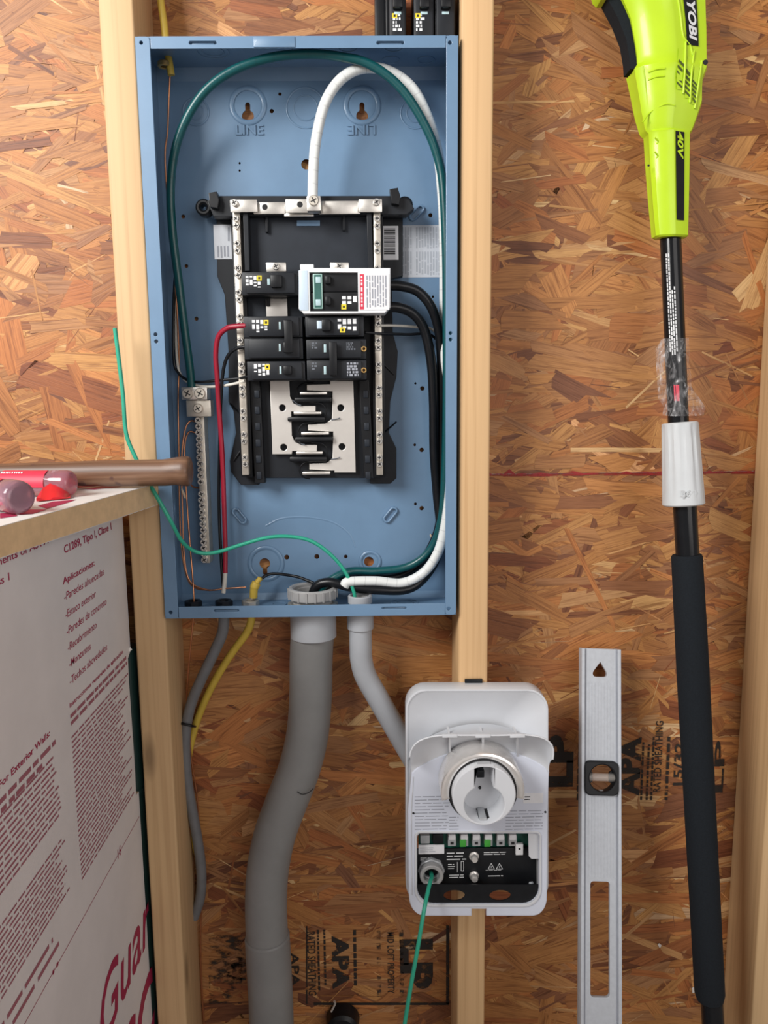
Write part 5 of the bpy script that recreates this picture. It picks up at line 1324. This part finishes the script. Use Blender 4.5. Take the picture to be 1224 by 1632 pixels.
# ------------------------------------------------------------------ screwdrivers
def driver(label, tip, end, r, band, seed):
    """tip = blade side, end = butt of the handle; axis points on the centre line"""
    d = (end-tip).normalized(); L = (end-tip).length
    o = thing('screwdriver', label, 'screwdriver', tuple((tip+end)/2-Vector((0, 0, r))), 'clear handled screwdrivers')
    q_ = d.to_track_quat('Z', 'Y').to_matrix().to_4x4()
    def ring(h, rad, flute=0.0, n=48):
        out = []
        for k_ in range(n):
            a = 2*math.pi*k_/n; rr = rad*(1-flute*(0.5+0.5*math.cos(a*6)))
            out.append(end+q_ @ Vector((rr*math.cos(a), rr*math.sin(a), h)))
        return out
    hl = 0.105
    ss = [(-hl, .55, 0), (-hl+.004, .72, 0), (-hl+.018, .70, 0), (-hl+.024, .95, 0), (-hl+.030, .97, .10), (-0.026, .97, .10), (-0.022, 0.99, .03), (-0.018, 1.0, 0), (-0.007, 1.0, 0), (-0.003, 0.94, 0), (-0.0008, .80, 0), (0, .62, 0)]
    loft('handle', [ring(h, r*f_, fl_) for h, f_, fl_ in ss], M['acetate'], o, True, True, 40)
    # red printed band round the grip (upper half)
    v = []
    rows_ = [-hl+.030, -0.026]; n = 14
    up = Vector((0, -0.75, 0.66))
    for h in rows_:
        for k_ in range(n):
            a = math.radians(-55+110*k_/(n-1)); ax_ = (up-d*up.dot(d)).normalized(); bx = d.cross(ax_)
            v.append(end+d*h+(ax_*math.cos(a)+bx*math.sin(a))*(r*0.985))
    link('red_label', raw(v, [(k_, k_+1, n+k_+1, n+k_) for k_ in range(n-1)]), M['redink'], o)
    ax_ = (up-d*up.dot(d)).normalized(); bx = d.cross(ax_)
    c_ = end+d*(-0.058)+ax_*(r*1.0)
    scribble('label_print', c_-d*0.016-bx*0.0025 if bx.z < 0 else c_-d*0.016-bx*0.0022, d, bx if bx.z > 0 else -bx, 0.026, 0.0024, 1, M['whiteink'], o, fill=0.8, wl=(0.6, 1.6), seed=seed)
    wtube('ferrule', [end+d*(-hl-0.004), end+d*(-hl+0.02)], r*0.5, M['blk'], o, 2, 16)
    wtube('blade', [end+d*(-hl-0.055), end+d*(-hl)], r*0.24, M['chrome'], o, 2, 12)
    return o
ra = 0.0138
e1 = LP(117, 777, LZt+0.0); e1 = Vector((e1.x, e1.y-0.0, LZt+ra+0.0004))
d1 = Vector((1.0, -0.12, 0)).normalized()
e1 = P(116, 754, -0.135); e1.z = LZt+ra+0.0005
driver('clear screwdriver with red label lying just in front of the hammer', e1-d1*0.1, e1, ra, None, 3)
rb2 = 0.0152
e2 = P(34, 788, -0.262); e2.z = LZt+rb2+0.0005; d2 = Vector((0.80, -0.60, 0)).normalized()
driver('clear round ended screwdriver nearest the viewer beside red packet', e2-d2*0.1, e2, rb2, None, 5)
# ------------------------------------------------------------------ red packet
pk = thing('candy_packet', 'crumpled red foil packet between the two screwdrivers', 'packet', tuple(LP(84, 795)))
cA, cB = LP(60, 788), LP(110, 800)
gx, gy = 9, 6; v = []; f = []; r4 = random.Random(2)
o0 = LP(58, 800); ux = (LP(112, 795)-LP(58, 800)); uy = (LP(78, 780)-LP(58, 800))
for lay in (1, 0):
    for j in range(gy):
        for i in range(gx):
            s, t_ = i/(gx-1), j/(gy-1)
            p = o0+ux*s+uy*t_*1.0
            h = 0.011*math.sin(math.pi*min(1, s*1.15) if s*1.15 < 1 else 0)*math.sin(math.pi*t_) if 0 < s < 1 else 0
            h = 0.019*(max(0, math.sin(math.pi*s)))**0.6*(max(0, math.sin(math.pi*t_)))**0.5
            p.z = LZt+0.001+(h+r4.uniform(0, .003) if lay else 0.0); v.append(p)
for lay in (0, 1):
    b0 = lay*gx*gy
    for j in range(gy-1):
        for i in range(gx-1):
            f.append((b0+j*gx+i, b0+j*gx+i+1, b0+(j+1)*gx+i+1, b0+(j+1)*gx+i))
ed = [i for i in range(gx)]+[j*gx+gx-1 for j in range(1, gy)]+[(gy-1)*gx+i for i in range(gx-2, -1, -1)]+[j*gx for j in range(gy-2, 0, -1)]
for a, b_ in zip(ed, ed[1:]+ed[:1]): f.append((a, b_, gx*gy+b_, gx*gy+a))
me = raw(v, f); bm = bmesh.new(); bm.from_mesh(me); bmesh.ops.recalc_face_normals(bm, faces=bm.faces[:]); bm.to_mesh(me); bm.free()
link('wrapper', me, M['packet'], pk, smooth=25)
pv = lambda s, t_, z: (o0+ux*s+uy*t_)+Vector((0, 0, z))
patches('white_print', [[pv(a, b_, 0.0225), pv(a+w_, b_, 0.0225), pv(a+w_+.02, b_+.3, 0.0235), pv(a+.02, b_+.3, 0.0235)] for a, b_, w_ in ((0.42, 0.3, 0.10), (0.56, 0.3, 0.12))], M['paper'], pk)
patches('white_print', [[pv(-0.02, .9, 0.012), pv(.35, .75, .021), pv(.42, 1.0, 0.012), pv(.1, 1.1, 0.008)]], M['paper'], pk)

# ------------------------------------------------------------------ things behind and below
bt = thing('plastic_tube', 'dark green plastic tube showing in the gap between grey board and left stud', 'tube', (-0.062, 0.03, 0.0))
ztp, zbt = P(214, 1030, 0.02).z, P(228, 1258, 0.02).z
me = lathe_mesh([(0.0001, 0.001), (0.016, 0.001), (0.017, 0.004), (0.017, ztp-0.006), (0.0165, ztp), (0.0001, ztp)], 24, 'Z', (-0.0615, 0.021, 0)); link('body', me, M['bottle'], bt)
link('collar', ring_mesh(0.0165, 0.0182, zbt, zbt+0.006, 'Z', (-0.0615, 0.021, 0), 24, 0.001), M['bottle'], bt)
wl = tag(tube('white_cable', [(246, 1380, .05), (236, 1400, .045), (232, 1425, .044), (236, 1445, .046), (246, 1460, .05)], 0.0028, M['whitewire']), 'loop of off white cable in dark gap left of the left stud', 'cable')
cp = thing('rubber_cap', 'dark round cap low on the strand board below the black stamp', 'cap', tuple(P(546, 1640, 0.086)))
p = P(546, 1634, .07); kk = MPP(546, 1634, .07)
link('cap_body', lathe_mesh([(0.0001, 0.058), (20*kk, 0.058), (25*kk, 0.062), (27*kk, 0.0835), (0.0001, 0.0835)], 26, 'Y', (p.x, 0, p.z)), M['blk'], cp)
wtube('cap_tab', [P(528, 1612, .06), P(534, 1600, .058), P(533, 1596, .056)], 0.0016, M['chrome'], cp, 4, 8)
# small scraps
def chip(label, px, py, Y, w, h, rot, mat, cat='scrap'):
    c_ = P(px, py, Y); k = MPP(px, py, Y); r = random.Random(px)
    pts = [(-w/2, -h/2), (0, -h*0.6), (w/2, -h*0.3), (w*0.4, h/2), (-w*0.2, h*0.4)]
    ca_, sa_ = math.cos(rot), math.sin(rot)
    out = [(c_.x+(a*ca_-b_*sa_)*k, c_.z+(a*sa_+b_*ca_)*k) for a, b_ in pts]
    o = plate('scrap', [out], Y, Y+0.0012, mat, None, 0.0002); return tag(o, label, cat, 'small scraps')
chip('tan wood splinter caught by the green cable at lower right of panel', 688, 857, 0.0765, 4, 13, 0.5, M['scrap'])
chip('pale cable sheath shred hanging beside the ground bar behind hammer', 292, 786, 0.05, 4, 16, 0.4, M['scrap'])
chip('white flake stuck on the strand board left of the foam grip end', 1105, 1578, 0.0850, 5, 9, 0.3, M['scrapw'])
chip('tiny white flake on the strand board right of the spirit level slot', 1051, 1507, 0.0850, 5, 6, 0.7, M['scrapw'])
chip('white torn facer shred at the notch of grey board', 204, 1036, -0.004, 12, 6, 0.3, M['scrapw'])
chip('torn tan foam crumb at the lower end of the green tube', 213, 1270, -0.004, 9, 11, 0.1, M['scrap'])
